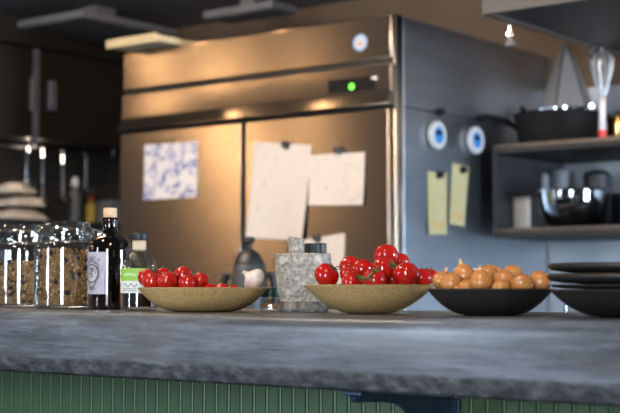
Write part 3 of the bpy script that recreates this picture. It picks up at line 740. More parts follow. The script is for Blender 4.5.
# glass jars with granola
def jar(u, y, rpx, vtop, vfill, lab, lab2):
    c = cpos(u, y); s = SC(c); R = rpx/s; H = CZ + (288 - vtop)/s*1.0 - c.z; fill = CZ + (288 - vfill)/s - c.z
    t = thing('clip_top_jar', lab, 'jar', c, 'glass clip-top jars')
    hb = H*.80
    w = .0032
    out = [(0, 0), (R*.90, 0), (R*.985, .004), (R, .012), (R, hb*.84), (R*.985, hb*.88), (R*.90, hb*.935), (R*.80, hb*.96), (R*.80, hb*.975), (R*.86, hb*.98), (R*.86, hb)]
    inn = [(R*.74, hb), (R*.73, hb*.96), (R*.84, hb*.925), (R*.95, hb*.87), (R - w, hb*.82), (R - w, .014), (R*.95, .008), (0, .006)]
    obj('body', lathe(B(), out + inn, c, 72), M['glass'], t, ang=40)
    obj('seal_ring', lathe(B(), [(R*.745, hb + .0003), (R*.87, hb + .0003), (R*.88, hb + .0022), (R*.87, hb + .0042), (R*.745, hb + .0042), (R*.745, hb + .0003)], c, 64), M['glass'], t)
    l0 = hb + .0045
    lid = [(0, l0 - .006), (R*.66, l0 - .006), (R*.70, l0), (R*.87, l0), (R*.88, l0 + .007), (R*.80, l0 + .012), (R*.74, l0 + .016), (R*.73, H - .006), (R*.70, H), (R*.64, H), (R*.62, H - .004), (R*.60, l0 + .002), (0, l0 - .001)]
    obj('lid', lathe(B(), lid, c, 72), M['glass'], t, ang=40)
    bm = B(); zc = hb*.965
    tube(bm, arc(c + Vector((0, 0, zc)), R*.835, 0, 352, 40, 'xy'), .0016, 8, True)
    rt = Vector((cs, sn, 0)); pr = Vector((sn, -cs, 0))
    p = c + rt*R*.84
    for q in (.012, -.012):
        o_ = pr*q
        tube(bm, [p + o_ + Vector((0,0,zc)), p + rt*.010 + o_ + Vector((0,0,zc + .006)), p + rt*.012 + o_ + Vector((0,0,l0 + .010)), p - rt*.004 + o_ + Vector((0,0,l0 + .0145))], .0015, 8)
    tube(bm, [p + rt*.012 + pr*.014 + Vector((0,0,zc + .010)), p + rt*.018 + Vector((0,0,zc + .004)), p + rt*.012 - pr*.014 + Vector((0,0,zc + .010))], .0018, 8)
    tube(bm, arc(c + Vector((0, 0, l0 + .0145)), R*.80, 0, 352, 40, 'xy'), .0014, 8, True)
    obj('wire_clip', bm, M['chrome'], t)
    # filling
    rg = random.Random(int(u)); ri = R - w - .0012; bm = B()
    lathe(bm, [(0, .0075), (ri*.88, .0075), (ri - .006, .014), (ri - .006, fill - .008), (ri*.5, fill - .005), (0, fill - .006)], c, 48)
    for f in bm.faces: f.material_index = 1
    for k in range(900):
        top = k < 220
        if top:
            rr = ri*math.sqrt(rg.random())*.93; z = fill - .006 + rg.random()*.006
        else:
            rr = ri - .0035 - rg.random()*.004; z = .0125 + rg.random()*(fill - .017)
        a = rg.random()*2*PI
        sx, sy, sz = [rg.uniform(.0018, .0050) for _ in range(3)]
        if top: sx, sy, sz = sx*.9, sy*.9, sz*.8
        raisin = k % 9 == 0
        if raisin: sx, sy, sz = [rg.uniform(.004, .0068) for _ in range(3)]
        rot = Matrix.Rotation(rg.random()*PI, 3, Vector((rg.random()-.5, rg.random()-.5, rg.random()-.5)).normalized())
        ctr = c + Vector((rr*math.cos(a), rr*math.sin(a), z))
        vs = []
        for d in ((1,0,0),(-1,0,0),(0,1,0),(0,-1,0),(0,0,1),(0,0,-1)):
            p = rot @ Vector((d[0]*sx, d[1]*sy, d[2]*sz)) + ctr
            q = Vector((p.x - c.x, p.y - c.y)); lim = ri
            if q.length > lim: q *= lim/q.length; p = Vector((c.x + q.x, c.y + q.y, p.z))
            vs.append(bm.verts.new(p))
        for f in ((0,2,4),(2,1,4),(1,3,4),(3,0,4),(2,0,5),(1,2,5),(3,1,5),(0,3,5)):
            fc_ = bm.faces.new([vs[i] for i in f])
            if raisin: fc_.material_index = 2
    g = obj('granola', bm, [M['granola'], M['granolacore'], M['raisin']], loc=c + Vector((0,0,.0075)))
    tag(g, lab2, 'granola', None, 'stuff')
jar(22.5, 1.75, 29.5, 224, 262, 'glass clip-top jar at the far left, filled only about two thirds with granola', 'brown granola filling the leftmost glass jar')
jar(66, 1.69, 32, 221.5, 249.5, 'tall glass clip-top jar filled high with granola, beside the dark bottle', 'brown granola in the fuller jar beside the dark bottle')

# dark gin bottle
c = cpos(109.5, 1.69); s = SC(c); R = 21.4/s; H = CZ + (288 - 208)/s - c.z
t = thing('brown_bottle', 'dark brown glass bottle with a cork and lavender label', 'bottle', c)
Z = lambda v: CZ + (288 - v)/s - c.z
prof = [(0, .004), (R*.6, .003), (R*.9, 0), (R*.98, .003), (R, .008), (R, Z(251)), (R*.985, Z(247)), (R*.93, Z(243)), (R*.82, Z(239.5)), (R*.62, Z(236)), (R*.44, Z(234.5)), (R*.37, Z(232)), (R*.345, Z(222)), (R*.355, Z(221.5)), (R*.40, Z(221)), (R*.41, Z(218.5)), (R*.38, Z(217.6)), (R*.26, Z(217.5)), (R*.27, Z(232)), (R*.55, Z(237.5)), (R*.86, Z(244)), (R*.93, Z(251)), (R*.93, .010), (0, .009)]
bd = obj('body', lathe(B(), prof, c, 72), M['brownglass'], t, ang=50)
obj('gin', lathe(B(), [(0, .0095), (R*.925, .0105), (R*.925, Z(256)), (0, Z(256))], c, 48), M['liquid'], t)
obj('cork', lathe(B(), [(0, Z(224)), (R*.25, Z(224)), (R*.255, Z(217.3)), (R*.31, Z(217.2)), (R*.32, Z(216.5)), (R*.32, Z(209)), (R*.30, Z(208)), (0, Z(208))], c, 40), M['cork'], t)
va = lab_angle(c); am = va - math.radians(55); hw = math.radians(47)
lb = obj('label', label_patch(B(), c, R + .0002, am - hw, am + hw, Z(294), Z(252.5), .0004, 30), M['labelgrey'], t)
zl = (Z(294) + Z(252.5))/2; hl = (Z(252.5) - Z(294))/2; wl = hw*R
W = wrap(c, R + .0008, am, zl)
bm = B()
dia = [(0, .66), (.50, .42), (.56, -.05), (.36, -.5), (0, -.78), (-.36, -.5), (-.56, -.05), (-.50, .42)]
def dpoly(k, n=4):
    P_ = [(x*wl*k, y*hl*k) for x, y in dia]; o_ = []
    for i in range(len(P_)):
        a, b = P_[i], P_[(i+1) % len(P_)]
        o_ += [(a[0] + (b[0]-a[0])*j/n, a[1] + (b[1]-a[1])*j/n) for j in range(n)]
    return o_
vs, fs = ringpoly(dpoly(.86), dpoly(.94)); flat_to(bm, vs, fs, W)
vs, fs = ringpoly(dpoly(1.02), dpoly(1.08)); flat_to(bm, vs, fs, W)
circ = lambda k, n=28, cy=-.02: [(k*hl*math.cos(2*PI*i/n), k*hl*math.sin(2*PI*i/n) + cy*hl) for i in range(n)]
vs, fs = ringpoly(circ(.40), circ(.46)); flat_to(bm, vs, fs, W)
# curled creature seal: head, ear, curved body and tail, drawn as simple strokes
def stroke(pts, w):
    n = len(pts); L_, R_ = [], []
    for i, (x, y) in enumerate(pts):
        a = pts[max(i-1, 0)]; b = pts[min(i+1, n-1)]; dx, dy = b[0]-a[0], b[1]-a[1]; l = math.hypot(dx, dy) or 1
        L_.append((x - dy/l*w, y + dx/l*w)); R_.append((x + dy/l*w, y - dx/l*w))
    flat_to(bm, L_ + R_, [[i, i+1, n+i+1, n+i] for i in range(n-1)], W)
k = hl
stroke([(.30*k*math.cos(a)*(1-.09*a) - .03*k, .30*k*math.sin(a)*(1-.09*a) - .02*k) for a in [i*.32 for i in range(18)]], .022*k)
stroke([(-.20*k, -.10*k), (-.08*k, .02*k), (.02*k, -.02*k), (.10*k, -.16*k)], .035*k)
flat_to(bm, [(.075*k*math.cos(2*PI*i/14) + .02*k, .085*k*math.sin(2*PI*i/14) + .13*k) for i in range(14)], [list(range(14))], W)
def arctext(bm, txt, size, rad, mid, cy, up=True):
    vs, fs = textmesh(txt, size)
    o_ = []
    for x, y in vs:
        a = (mid - x/rad) if up else (mid + x/rad); r_ = rad + (y if up else -y)
        o_.append((r_*math.cos(a), r_*math.sin(a) + cy))
    flat_to(bm, o_, fs, W)
arctext(bm, 'MONKEY 47', .0075, hl*1.06, PI/2, -hl*.34)
arctext(bm, 'DRY GIN', .0060, hl*1.10, -PI/2, hl*.34, False)
obj('label_print', bm, M['labelink'], lb)
bm = B(); W = wrap(c, R + .00075, am, zl)
for sx in (-1, 1):
    flat_to(bm, [(sx*wl*.30, -hl*.93), (sx*wl*.93, -hl*.93), (sx*wl*.93, hl*.05), (sx*wl*.62, -hl*.12), (sx*wl*.44, -hl*.62)], [[0,1,2,3,4]], W)
obj('purple_border', bm, M['labelpurple'], lb)

# bottle with the green label
c = cpos(139, 1.625); s = SC(c); R = 18.0/s; H = CZ + (288 - 233)/s - c.z; Z = lambda v: CZ + (288 - v)/s - c.z
t = thing('vinegar_bottle', 'small clear bottle of dark liquid with green and white label and black cap', 'bottle', c)
prof = [(0, .003), (R*.8, .002), (R*.94, 0), (R, .004), (R, Z(271)), (R*.97, Z(266)), (R*.86, Z(260.5)), (R*.66, Z(256)), (R*.44, Z(253)), (R*.36, Z(251)), (R*.345, Z(243)), (R*.36, Z(242.5)), (R*.36, Z(241)), (R*.27, Z(241)), (R*.28, Z(251.5)), (R*.58, Z(257)), (R*.82, Z(263)), (R*.90, Z(270)), (R*.92, Z(274)), (R*.92, .007), (0, .006)]
obj('body', lathe(B(), prof, c, 64), M['oilglass'], t, ang=50)
obj('liquid', lathe(B(), [(0, .0065), (R*.915, .0075), (R*.915, Z(273)), (0, Z(273))], c, 48), M['liquid'], t)
obj('stopper', lathe(B(), [(0, Z(251)), (R*.26, Z(251)), (R*.265, Z(240.9)), (R*.38, Z(240.8)), (R*.38, Z(240.4)), (0, Z(240.4))], c, 40), M['cream_wax'], t)
obj('neck_band', lathe(B(), [(R*.362, Z(250)), (R*.385, Z(249.5)), (R*.39, Z(243)), (R*.39, Z(241.2)), (R*.365, Z(241.2)), (R*.365, Z(243)), (R*.362, Z(250))], c, 40), M['cream_wax'], t)
obj('cap', lathe(B(), [(0, Z(240.2)), (R*.46, Z(240.2)), (R*.475, Z(239.5)), (R*.475, Z(234)), (R*.43, Z(233)), (0, Z(233))], c, 40), M['blackplastic'], t)
va = lab_angle(c); am = va - math.radians(30); hw = math.radians(64)
lg = obj('green_label', label_patch(B(), c, R + .0002, am - hw, am + hw, Z(280.8), Z(268.5)), M['labelgreen'], t); lg['label'] = 'green upper half of the label'
lw = obj('white_label', label_patch(B(), c, R + .0002, am - hw, am + hw, Z(293), Z(280.9)), M['labelwhite'], t); lw['label'] = 'white lower half of the label'
bm = B(); W = wrap(c, R + .0008, am, (Z(280.8) + Z(268.5))/2)
vs, fs = textmesh('GUMMELL \u25aa', .0060); flat_to(bm, [(x*.9 + .001, y) for x, y in vs], fs, W)
obj('label_lettering', bm, M['whiteprint'], lg)
bm = B(); W = wrap(c, R + .0008, am, (Z(293) + Z(280.9))/2)
stroke([(-.012 + .001*i, .0028 + .0026*math.sin(i*.55)) for i in range(26)], .0006)
for q, (a, b) in enumerate(((-.016, .012), (-.014, .009))):
    y = -.0035 - q*.0032; x = a
    while x < b:
        w_ = rnd.uniform(.001, .003); flat_to(bm, [(x, y), (x + w_, y), (x + w_, y + .0012), (x, y + .0012)], [[0,1,2,3]], W); x += w_ + .0008
obj('label_lettering', bm, M['labelink'], lw)

# ------------------------------------------------------------------- bowls
def bowl(u, y, rpx, vrim, m, mr, nm, lab, group, foot=.42, pw=2.2, th=.0045, base_in=.012, tilt=0.):
    c = cpos(u, y); s = SC(c); R = rpx/s; H = CZ + (288 - vrim)/s - c.z
    t = thing(nm, lab, 'bowl', c, group)
    n = 20; rf = R*foot; prof = [(0, .0015), (rf*.92, .0012), (rf*.96, 0), (rf, 0)]
    for i in range(1, n+1):
        q = i/n; r = rf + (R - rf)*q
        prof.append((r, .0004 + (H - .0019)*q**pw))
    Rs = ((R - th)**2 + (H - base_in)**2)/(2*(H - base_in)); zc = base_in + Rs
    rim = [(R + .0002, H - .0012), (R - .001, H), (R - th*.6, H + .0002), (R - th, H - .0008)]
    inn = []
    for i in range(n, -1, -1):
        r = (R - th - .0006)*i/n; inn.append((r, zc - math.sqrt(max(Rs*Rs - r*r, 0))))
    obj('bowl_body', lathe(B(), prof + [(R - .0001, H - .0016)] , c, 96), m, t, ang=50) if False else None
    bm = lathe(B(), prof + rim + inn, c, 96)
    nr = len(prof)
    o_ = obj('bowl_body', bm, [m, mr], t, ang=50)
    for p in o_.data.polygons:
        zz = p.center.z; rr = math.hypot(p.center.x, p.center.y)
        if rr > R - th*1.05 and zz > H - .0019: p.material_index = 1
    return c, R, H, c + Vector((0, 0, zc)), Rs
b1 = bowl(203, 1.63, 65, 287.5, M['gold'], M['goldrim'], 'stoneware_bowl', 'speckled gold stoneware bowl holding small tomatoes and garlic, left of the mortar', 'gold stoneware bowls', foot=.42, pw=2.0)
b2 = bowl(369, 1.65, 66, 284.8, M['gold'], M['goldrim'], 'stoneware_bowl', 'speckled gold stoneware bowl heaped with red tomatoes, right of the mortar', 'gold stoneware bowls', foot=.30, pw=1.65)
b3 = bowl(490, 1.655, 62.5, 288.6, M['blackware'], M['blackrim'], 'stoneware_bowl', 'black stoneware bowl heaped with onions', 'black stoneware bowls', foot=.40, pw=1.9)

# packing of round things in a bowl
def pack(bw, items, extra, iters=500, soft=.97):
    """items: (u, v, rpx, dy) seen targets; extra: (x, y, r) supports lying low. Keeps everything apart and inside the bowl."""
    c, R, H, sc_, Rs = bw; P = []; T = []; rad = []
    for u, v, rp, dy in items:
        p = PY(u, v, c.y + dy); P.append(p.copy()); T.append(p.copy()); rad.append(rp/SC(p))
    for dx, dy, r in extra:
        P.append(Vector((c.x + dx, c.y + dy, c.z + .02))); T.append(None); rad.append(r)
    n = len(P); vd = [(p - CAM).normalized() for p in P]
    for it in range(iters):
        for i in range(n):
            if T[i] is not None:
                d = T[i] - P[i]; d -= vd[i]*d.dot(vd[i]); P[i] += d*.15
            else: P[i].z -= .0006
        for i in range(n):
            for j in range(i+1, n):
                d = P[j] - P[i]; l = d.length or 1e-6; m = (rad[i] + rad[j])*soft
                if l < m:
                    d *= (m - l)/l/2
                    for q, sg in ((i, -1), (j, 1)):
                        w = d*sg
                        if T[q] is not None:
                            al = vd[q]*w.dot(vd[q]); w = al*1.6 + (w - al)*.7
                        P[q] += w
        for i in range(n):
            d = P[i] - sc_; l = d.length; m = Rs - rad[i]*.99
            if d.z < 0 and l > m: P[i] = sc_ + d*(m/l)
            P[i].z = max(P[i].z, c.z + .012 + rad[i])
    return P, rad

# tomatoes
def tomato_mesh(seed):
    r = random.Random(seed); bm = B(); prof = []; n = 18
    for i in range(n+1):
        a = -PI/2 + PI*i/n; rr = math.cos(a); z = math.sin(a)*.90
        if z > .5: z -= .16*((z - .5)/.4)**2 * max(0, 1 - rr*1.3)
        prof.append((rr if 0 < i < n else 0, z))
    ph = r.random()*6
    lathe(bm, prof, (0,0,0), 40, None, lambda a, z: 1 + .012*math.sin(5*a + ph) + .012*math.cos(2*a + ph))
    me = bpy.data.meshes.new('tomato'); bmesh.ops.recalc_face_normals(bm, faces=bm.faces); bm.to_mesh(me); bm.free()
    me.materials.append(M['tomato']); finish(me, 60)
    bm = B()
    for k in range(5):
        a = 2*PI*k/5 + r.random()*.4; d = Vector((math.cos(a), math.sin(a), 0)); pts = []
        L_ = r.uniform(.42, .62); cu = r.uniform(.02, .25)
        for j in range(6):
            q = j/5; pts.append(d*(L_*q) + Vector((0, 0, .80 + .10*(1-q)*0 + cu*q*q - .02*q)))
        tube(bm, pts, [.075, .085, .07, .055, .035, .012], 6)
    tube(bm, [(0,0,.76), (.02,.01,.95), (.08,.03,1.12), (.16,.05,1.24)], [.075, .055, .05, .06], 8)
    mc = bpy.data.meshes.new('calyx'); bmesh.ops.recalc_face_normals(bm, faces=bm.faces); bm.to_mesh(mc); bm.free()
    mc.materials.append(M['calyx']); finish(mc, 60)
    return me, mc
TM = [tomato_mesh(k) for k in range(4)]
def tomato(p, r, axis, lab, k, group):
    me, mc = TM[k % 4]
    q = Vector((0,0,1)).rotation_difference(Vector(axis).normalized())
    e = thing('tomato', lab, 'tomato', p, group); e.rotation_mode = 'QUATERNION'; e.rotation_quaternion = q @ Vector((0,0,1)).rotation_difference(Vector((0,0,1))); e.scale = (r, r, r)
    b = bpy.data.objects.new('fruit', me); COL.objects.link(b); b.parent = e
    cx = bpy.data.objects.new('calyx', mc); COL.objects.link(cx); cx.parent = e
TC = Vector((sn, -cs, 0))                       # towards the camera
LF = Vector((-cs, -sn, 0))
def ax(l, u, t): return LF*l + Vector((0,0,u)) + TC*t
it1 = [(146.5, 279.5, 9.6, -.010), (152, 282, 9.6, -.030), (167, 281.5, 9.8, -.035), (163, 275.5, 8.4, .02), (182.7, 275.8, 9.8, .0), (187, 283.2, 9.0, -.05), (200.7, 281.2, 8.6, -.01), (210, 291, 8.4, -.055), (222, 292, 8.0, -.045), (233, 292, 8.0, -.035), (176, 289, 8.6, .02)]
lab1 = ['leftmost small tomato in the left gold bowl', 'small tomato at the left rim in front of the leftmost one', 'small tomato at the front rim, below the half-hidden back one, left gold bowl', 'half-hidden small tomato at the back left of the left gold bowl', 'highest small tomato in the left gold bowl', 'small tomato just below the highest one, left gold bowl', 'small tomato right of the highest one, left gold bowl', 'low tomato barely above the rim mid-way along the left gold bowl', 'low tomato barely above the rim, second left of the garlic', 'low tomato barely above the rim beside the garlic bulb', 'low tomato mostly hidden under the highest one, left gold bowl']
ext1 = [(-.01, .0, .0155), (-.045, .02, .015), (-.01, .05, .015)]
P1, R1 = pack(b1, it1 + [(256.5, 284, 12.0, .0)], ext1)
for i in range(len(it1)):
    tomato(P1[i], R1[i], ax(rnd.uniform(-.5, .5), rnd.uniform(.3, 1), rnd.uniform(-.9, .1)) if i not in (4,) else ax(-.0, .25, -.6), lab1[i], i, 'small tomatoes in the left gold bowl')
for i in range(len(it1) + 1, len(P1)):
    tomato(P1[i], R1[i], ax(rnd.uniform(-.5, .5), 1, 0), 'small tomato lying hidden at the bottom of the left gold bowl', i, 'hidden tomatoes in the left gold bowl')
it2 = [(326.8, 275.4, 13.0, -.02), (349.8, 266.5, 10.8, .03), (348.5, 273.5, 9.0, .0), (362.5, 269.8, 11.6, -.01), (352, 282.0, 11.0, -.05), (374.5, 279.5, 12.2, -.055), (386.2, 256.2, 12.6, .01), (384, 268.5, 12.2, -.022), (400.5, 262.5, 9.5, .035), (406, 274.4, 13.4, -.035), (422.5, 278.6, 10.6, -.01), (433, 280.5, 8.6, .015), (393, 280, 10.5, .0)]
lab2 = ['leftmost big tomato in the right gold bowl, next to the mortar', 'tomato at the upper left back of the right gold bowl', 'half-hidden tomato behind the leftmost one, right gold bowl', 'tomato in the middle of the left slope of the heap', 'low tomato cut by the rim, second from the left, right gold bowl', 'front tomato with green stalks across it, right gold bowl', 'topmost tomato of the heap in the right gold bowl', 'tomato directly below the topmost one in the right gold bowl', 'tomato peeking out behind and right of the topmost one', 'large front tomato on the right slope of the heap', 'tomato near the right rim of the right gold bowl', 'rightmost tomato touching the onion side of the right gold bowl', 'tomato wedged deep between the front ones, right gold bowl']
ext2 = [(.0, .0, .0175), (.035, .02, .0175), (-.035, .01, .0175), (.0, .045, .0165), (.03, -.03, .017), (-.02, -.04, .017)]
P2, R2 = pack(b2, it2, ext2)
ax2 = {0: ax(-.75, .7, .25), 5: ax(-.1, .9, .45), 4: ax(-.7, .5, .5), 7: ax(-.8, .35, .55), 9: ax(.1, .75, -.5), 3: ax(-.45, -.8, .35), 10: ax(-.3, .8, -.3), 11: ax(-.1, .9, -.2), 6: ax(.2, .6, -.8)}
for i in range(len(it2)):
    tomato(P2[i], R2[i], ax2.get(i, ax(.3, .5, -.8)), lab2[i], i + 1, 'tomatoes in the right gold bowl')
for i in range(len(it2), len(P2)):
    tomato(P2[i], R2[i], ax(rnd.uniform(-.5, .5), 1, 0), 'tomato lying hidden at the bottom of the right gold bowl', i, 'hidden tomatoes in the right gold bowl')
# vine twig
bm = B()
def vp(u, v, i, off=.004):
    p = P2[i]; d = ray(u, v).normalized(); oc = CAM - p; b_ = oc.dot(d); cc = oc.dot(oc) - (R2[i] + off)**2; disc = b_*b_ - cc
    tt = (-b_ - math.sqrt(disc)) if disc > 0 else -b_
    return CAM + d*tt
tube(bm, [vp(360, 277, 5), vp(364, 278.5, 5), vp(368.5, 277.5, 5), vp(372, 273, 5), vp(374.5, 269.5, 7)], [.0016, .0018, .002, .0018, .0013], 8)
tube(bm, [vp(368.5, 277.5, 5), vp(372, 280.5, 5), vp(374, 282.5, 5)], [.0016, .0013, .0009], 8)
tube(bm, [vp(364, 278.5, 5), vp(359, 275.5, 4)], [.0014, .0009], 8)
tag(obj('tomato_vine', bm, M['calyx'], loc=vp(368, 278, 5)), 'green forked vine twig lying across the front tomatoes, right gold bowl', 'stalk')

# garlic
gp, gr = P1[len(it1)], R1[len(it1)]
e = thing('garlic_bulb', 'white garlic bulb at the right end of the left gold bowl', 'garlic', gp)
e.rotation_mode = 'QUATERNION'; e.rotation_quaternion = Vector((0,0,1)).rotation_difference(ax(.78, .58, .12).normalized())
prof = [(0, -.72), (.3, -.70), (.62, -.58), (.92, -.30), (1.05, 0), (1.0, .26), (.80, .50), (.52, .68), (.30, .84), (.20, 1.02)]
bm = lathe(B(), [(r*gr, z*gr) for r, z in prof] + [(0, 1.02*gr)], (0,0,0), 60, None, lambda a, z: 1 + (.075*abs(math.sin(3.5*a)) - .03)*(1 if abs(z) < .8*gr else .4))
obj('bulb', bm, M['garlic'], e, world=False, ang=60)
bm = lathe(B(), [(.195*gr, 1.0*gr), (.17*gr, 1.10*gr), (.16*gr, 1.18*gr), (.20*gr, 1.26*gr), (.07*gr, 1.23*gr), (0, 1.20*gr)], (0,0,0), 24, None, lambda a, z: 1 + .14*math.sin(4*a))
obj('neck', bm, M['garlic'], e, world=False, ang=60)
bm = lathe(B(), [(0, -.80*gr), (.22*gr, -.79*gr), (.26*gr, -.70*gr)], (0,0,0), 24); obj('root', bm, M['onionroot'], e, world=False)

# onions
def onion_mesh(seed, neck):
    r = random.Random(seed); prof = []
    n = 20
    for i in range(n+1):
        a = -PI/2 + PI*i/n; rr = math.cos(a); z = math.sin(a)*.88
        if z > .45: z += .20*((z - .45)/.43)**2
        if z < -.7: z -= .04
        prof.append((max(rr, .10) if i == n else (rr if i > 0 else 0), z))
    ph = r.random()*6
    bm = lathe(B(), prof + [(0, 1.07)], (0,0,0), 44, None, lambda a, z: 1 + .018*math.sin(3*a + ph) + .014*math.cos(2*a + ph*2))
    me = bpy.data.meshes.new('onion'); bmesh.ops.recalc_face_normals(bm, faces=bm.faces); bm.to_mesh(me); bm.free(); me.materials.append(M['onion']); finish(me, 60)
    bm = lathe(B(), [(.30, .93), (.17, 1.06), (.12, 1.18), (.10, 1.18 + neck*.5), (.14, 1.18 + neck), (.05, 1.16 + neck), (0, 1.12 + neck)], (0,0,0), 20, None, lambda a, z: 1 + .16*math.sin(5*a + ph + z*3))
    mn = bpy.data.meshes.new('neck'); bmesh.ops.recalc_face_normals(bm, faces=bm.faces); bm.to_mesh(mn); bm.free(); mn.materials.append(M['onionneck']); finish(mn, 60)
    bm = lathe(B(), [(0, -.97), (.10, -.98), (.17, -.93), (.20, -.88)], (0,0,0), 20, None, lambda a, z: 1 + .2*math.sin(7*a))
    mr = bpy.data.meshes.new('root'); bmesh.ops.recalc_face_normals(bm, faces=bm.faces); bm.to_mesh(mr); bm.free(); mr.materials.append(M['onionroot']); finish(mr, 60)
    return me, mn, mr
OM = [onion_mesh(k, nk) for k, nk in enumerate((.18, .30, .12))]
def onion(p, r, axis, lab, k):
    e = thing('onion', lab, 'onion', p, 'brown onions in the black bowl'); e.rotation_mode = 'QUATERNION'
    e.rotation_quaternion = Vector((0,0,1)).rotation_difference(Vector(axis).normalized()) @ Vector((1, 0, 0)).rotation_difference(Vector((math.cos(k*1.7), math.sin(k*1.7), 0))); e.scale = (r, r, r)
    for nm, me in zip(('bulb', 'neck', 'root'), OM[k % 3]):
        b = bpy.data.objects.new(nm, me); COL.objects.link(b); b.parent = e
it3 = [(464, 275.6, 11.6, .0, (.25, .95, .1)), (481, 282.0, 12.0, -.04, (.1, .9, .2)), (451.5, 283.6, 11.2, -.035, (.9, .2, -.3)), (442, 281, 9.8, -.005, (-.35, .9, 0)), (488, 275.5, 10.8, .02, (.8, .4, -.5)), (504, 279.8, 10.4, -.02, (-.1, .3, -.9)), (512.5, 275.2, 10.6, .02, (-.5, .6, -.6)), (494, 274, 8.6, .045, (.3, .8, -.5)), (522, 284.8, 11.8, -.03, (.3, .45, .85)), (540.5, 283, 11.4, .0, (-.6, .3, -.4)), (501, 288.5, 9.6, -.05, (.3, .2, -.9)), (467, 289, 9.6, -.05, (.8, .1, -.4))]
lab3 = ['large onion with upright neck at the top left of the black bowl', 'front onion with a pale papery neck in the middle of the black bowl', 'onion at the front left rim of the black bowl', 'leftmost onion with an upright dry neck, touching the tomato bowl side', 'onion behind the pale-necked front onion', 'onion in the centre right of the black bowl, above the low one', 'onion at the back right of the heap, behind the centre right one', 'small half-hidden onion at the very back of the heap', 'onion with dark neck facing forward at the front right of the black bowl', 'rightmost onion in the black bowl beside the black plates', 'low onion cut by the rim right of the pale-necked one', 'low onion mostly below the rim left of the pale-necked one']
ext3 = [(.0, .0, .015), (.04, .02, .0145), (-.03, .03, .0145)]
P3, R3 = pack(b3, [i[:4] for i in it3], ext3)
for i, q in enumerate(it3):
    onion(P3[i], R3[i], ax(*q[4]), lab3[i], (1 if i in (0, 3) else (0 if i == 1 else 2)) + 3*0)
for i in range(len(it3), len(P3)):
    onion(P3[i], R3[i], ax(.4, .2, -.9), 'onion lying hidden at the bottom of the black bowl', i)

# stack of black plates and bowl at the right
uS, yS = 631, 1.66
b4 = bowl(uS, yS, 80, 289.5, M['blackware'], M['blackrim'], 'stoneware_bowl', 'empty black stoneware bowl under the stacked black plates', 'black stoneware bowls', foot=.38, pw=2.0, base_in=.02)
c4, s4 = b4[0], SC(b4[0])
def plate(v0, v1, rpx, lab, dx=0):
    z0 = CZ + (288 - v1)/s4; z1 = CZ + (288 - v0)/s4; h = z1 - z0; R = rpx/s4
    c = Vector((c4.x + dx, c4.y, z0))
    t = thing('stoneware_plate', lab, 'plate', c, 'black plates stacked at the right')
    prof = [(0, 0), (R*.55, 0), (R*.80, h*.10), (R*.94, h*.28), (R*.99, h*.52), (R, h*.74), (R*.985, h*.93), (R*.955, h*.985), (R*.90, h*.94), (R*.80, h*.80), (R*.5, h*.66), (0, h*.64)]
    o_ = obj('plate_body', lathe(B(), prof, c, 96), [M['blackware'], M['blackrim']], t, ang=60)
    for p in o_.data.polygons:
        if math.hypot(p.center.x, p.center.y) > R*.965 and p.center.z > h*.80: p.material_index = 1
    bm = lathe(B(), [(R*.40, -.0002), (R*.52, -.0002), (R*.53, h*.02), (R*.39, h*.02), (R*.40, -.0002)], c, 64)
    obj('foot_ring', bm, M['blackware'], t)
plate(284.2, 289.2, 79.0, 'lowest and thinnest black plate, lying on the black bowl at the right')
plate(273.4, 284.0, 83.0, 'middle black plate of the stack at the right')
plate(263.0, 273.2, 82.0, 'topmost black plate of the stack at the right')

# ------------------------------------------------------- mortar and pestle
c = cpos(303, 1.70); s = SC(c); Z = lambda v: CZ + (288 - v)/s - c.z; zt = Z(253.5); R = 28.5/s
t = thing('granite_mortar', 'round speckled grey granite mortar between the two gold bowls', 'mortar', c)
prof = [(0, 0), (R*.84, 0), (R*.88, .003), (R*.885, zt*.06), (R*.86, zt*.13), (R*.80, zt*.185), (R*.79, zt*.21), (R*.83, zt*.27), (R*.89, zt*.38), (R*.945, zt*.55), (R*.985, zt*.78), (R, zt*.95), (R*.99, zt*.985), (R*.96, zt), (R*.80, zt), (R*.77, zt*.98), (R*.74, zt*.80), (R*.62, zt*.50), (R*.38, zt*.32), (0, zt*.27)]
lump = lambda a, z: 1 + .006*math.sin(4*a + z*160) + .004*math.sin(9*a - z*90)
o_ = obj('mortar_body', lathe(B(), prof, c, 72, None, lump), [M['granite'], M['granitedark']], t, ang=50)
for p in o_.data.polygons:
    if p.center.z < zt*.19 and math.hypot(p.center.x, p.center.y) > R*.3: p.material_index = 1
a0 = PY(298, 290, 1.70); a0.z = c.z + zt*.36; a1 = PY(296, 236, 1.695); d = (a1 - a0).normalized()
p = thing('granite_pestle', 'grey granite pestle standing in the mortar', 'pestle', a0)
L_ = (a1 - a0).length; r_ = 8.4/s
bm = lathe(B(), [(0, 0), (r_*.7, .001), (r_*1.1, .008), (r_*1.15, .02), (r_*.95, .04), (r_*.88, L_*.6), (r_*.97, L_*.9), (r_*.98, L_ - .002), (r_*.80, L_), (0, L_ - .001)], a0, 40, d, lambda a, z: 1 + .01*math.sin(3*a))
for v in bm.verts:                              # slanted worn end
    w = v.co - a0
    if w.dot(d) > L_*.97: v.co -= d * (w.dot(RT) / r_ + 1) * .0028
obj('pestle_body', bm, M['granite'], p, ang=55)

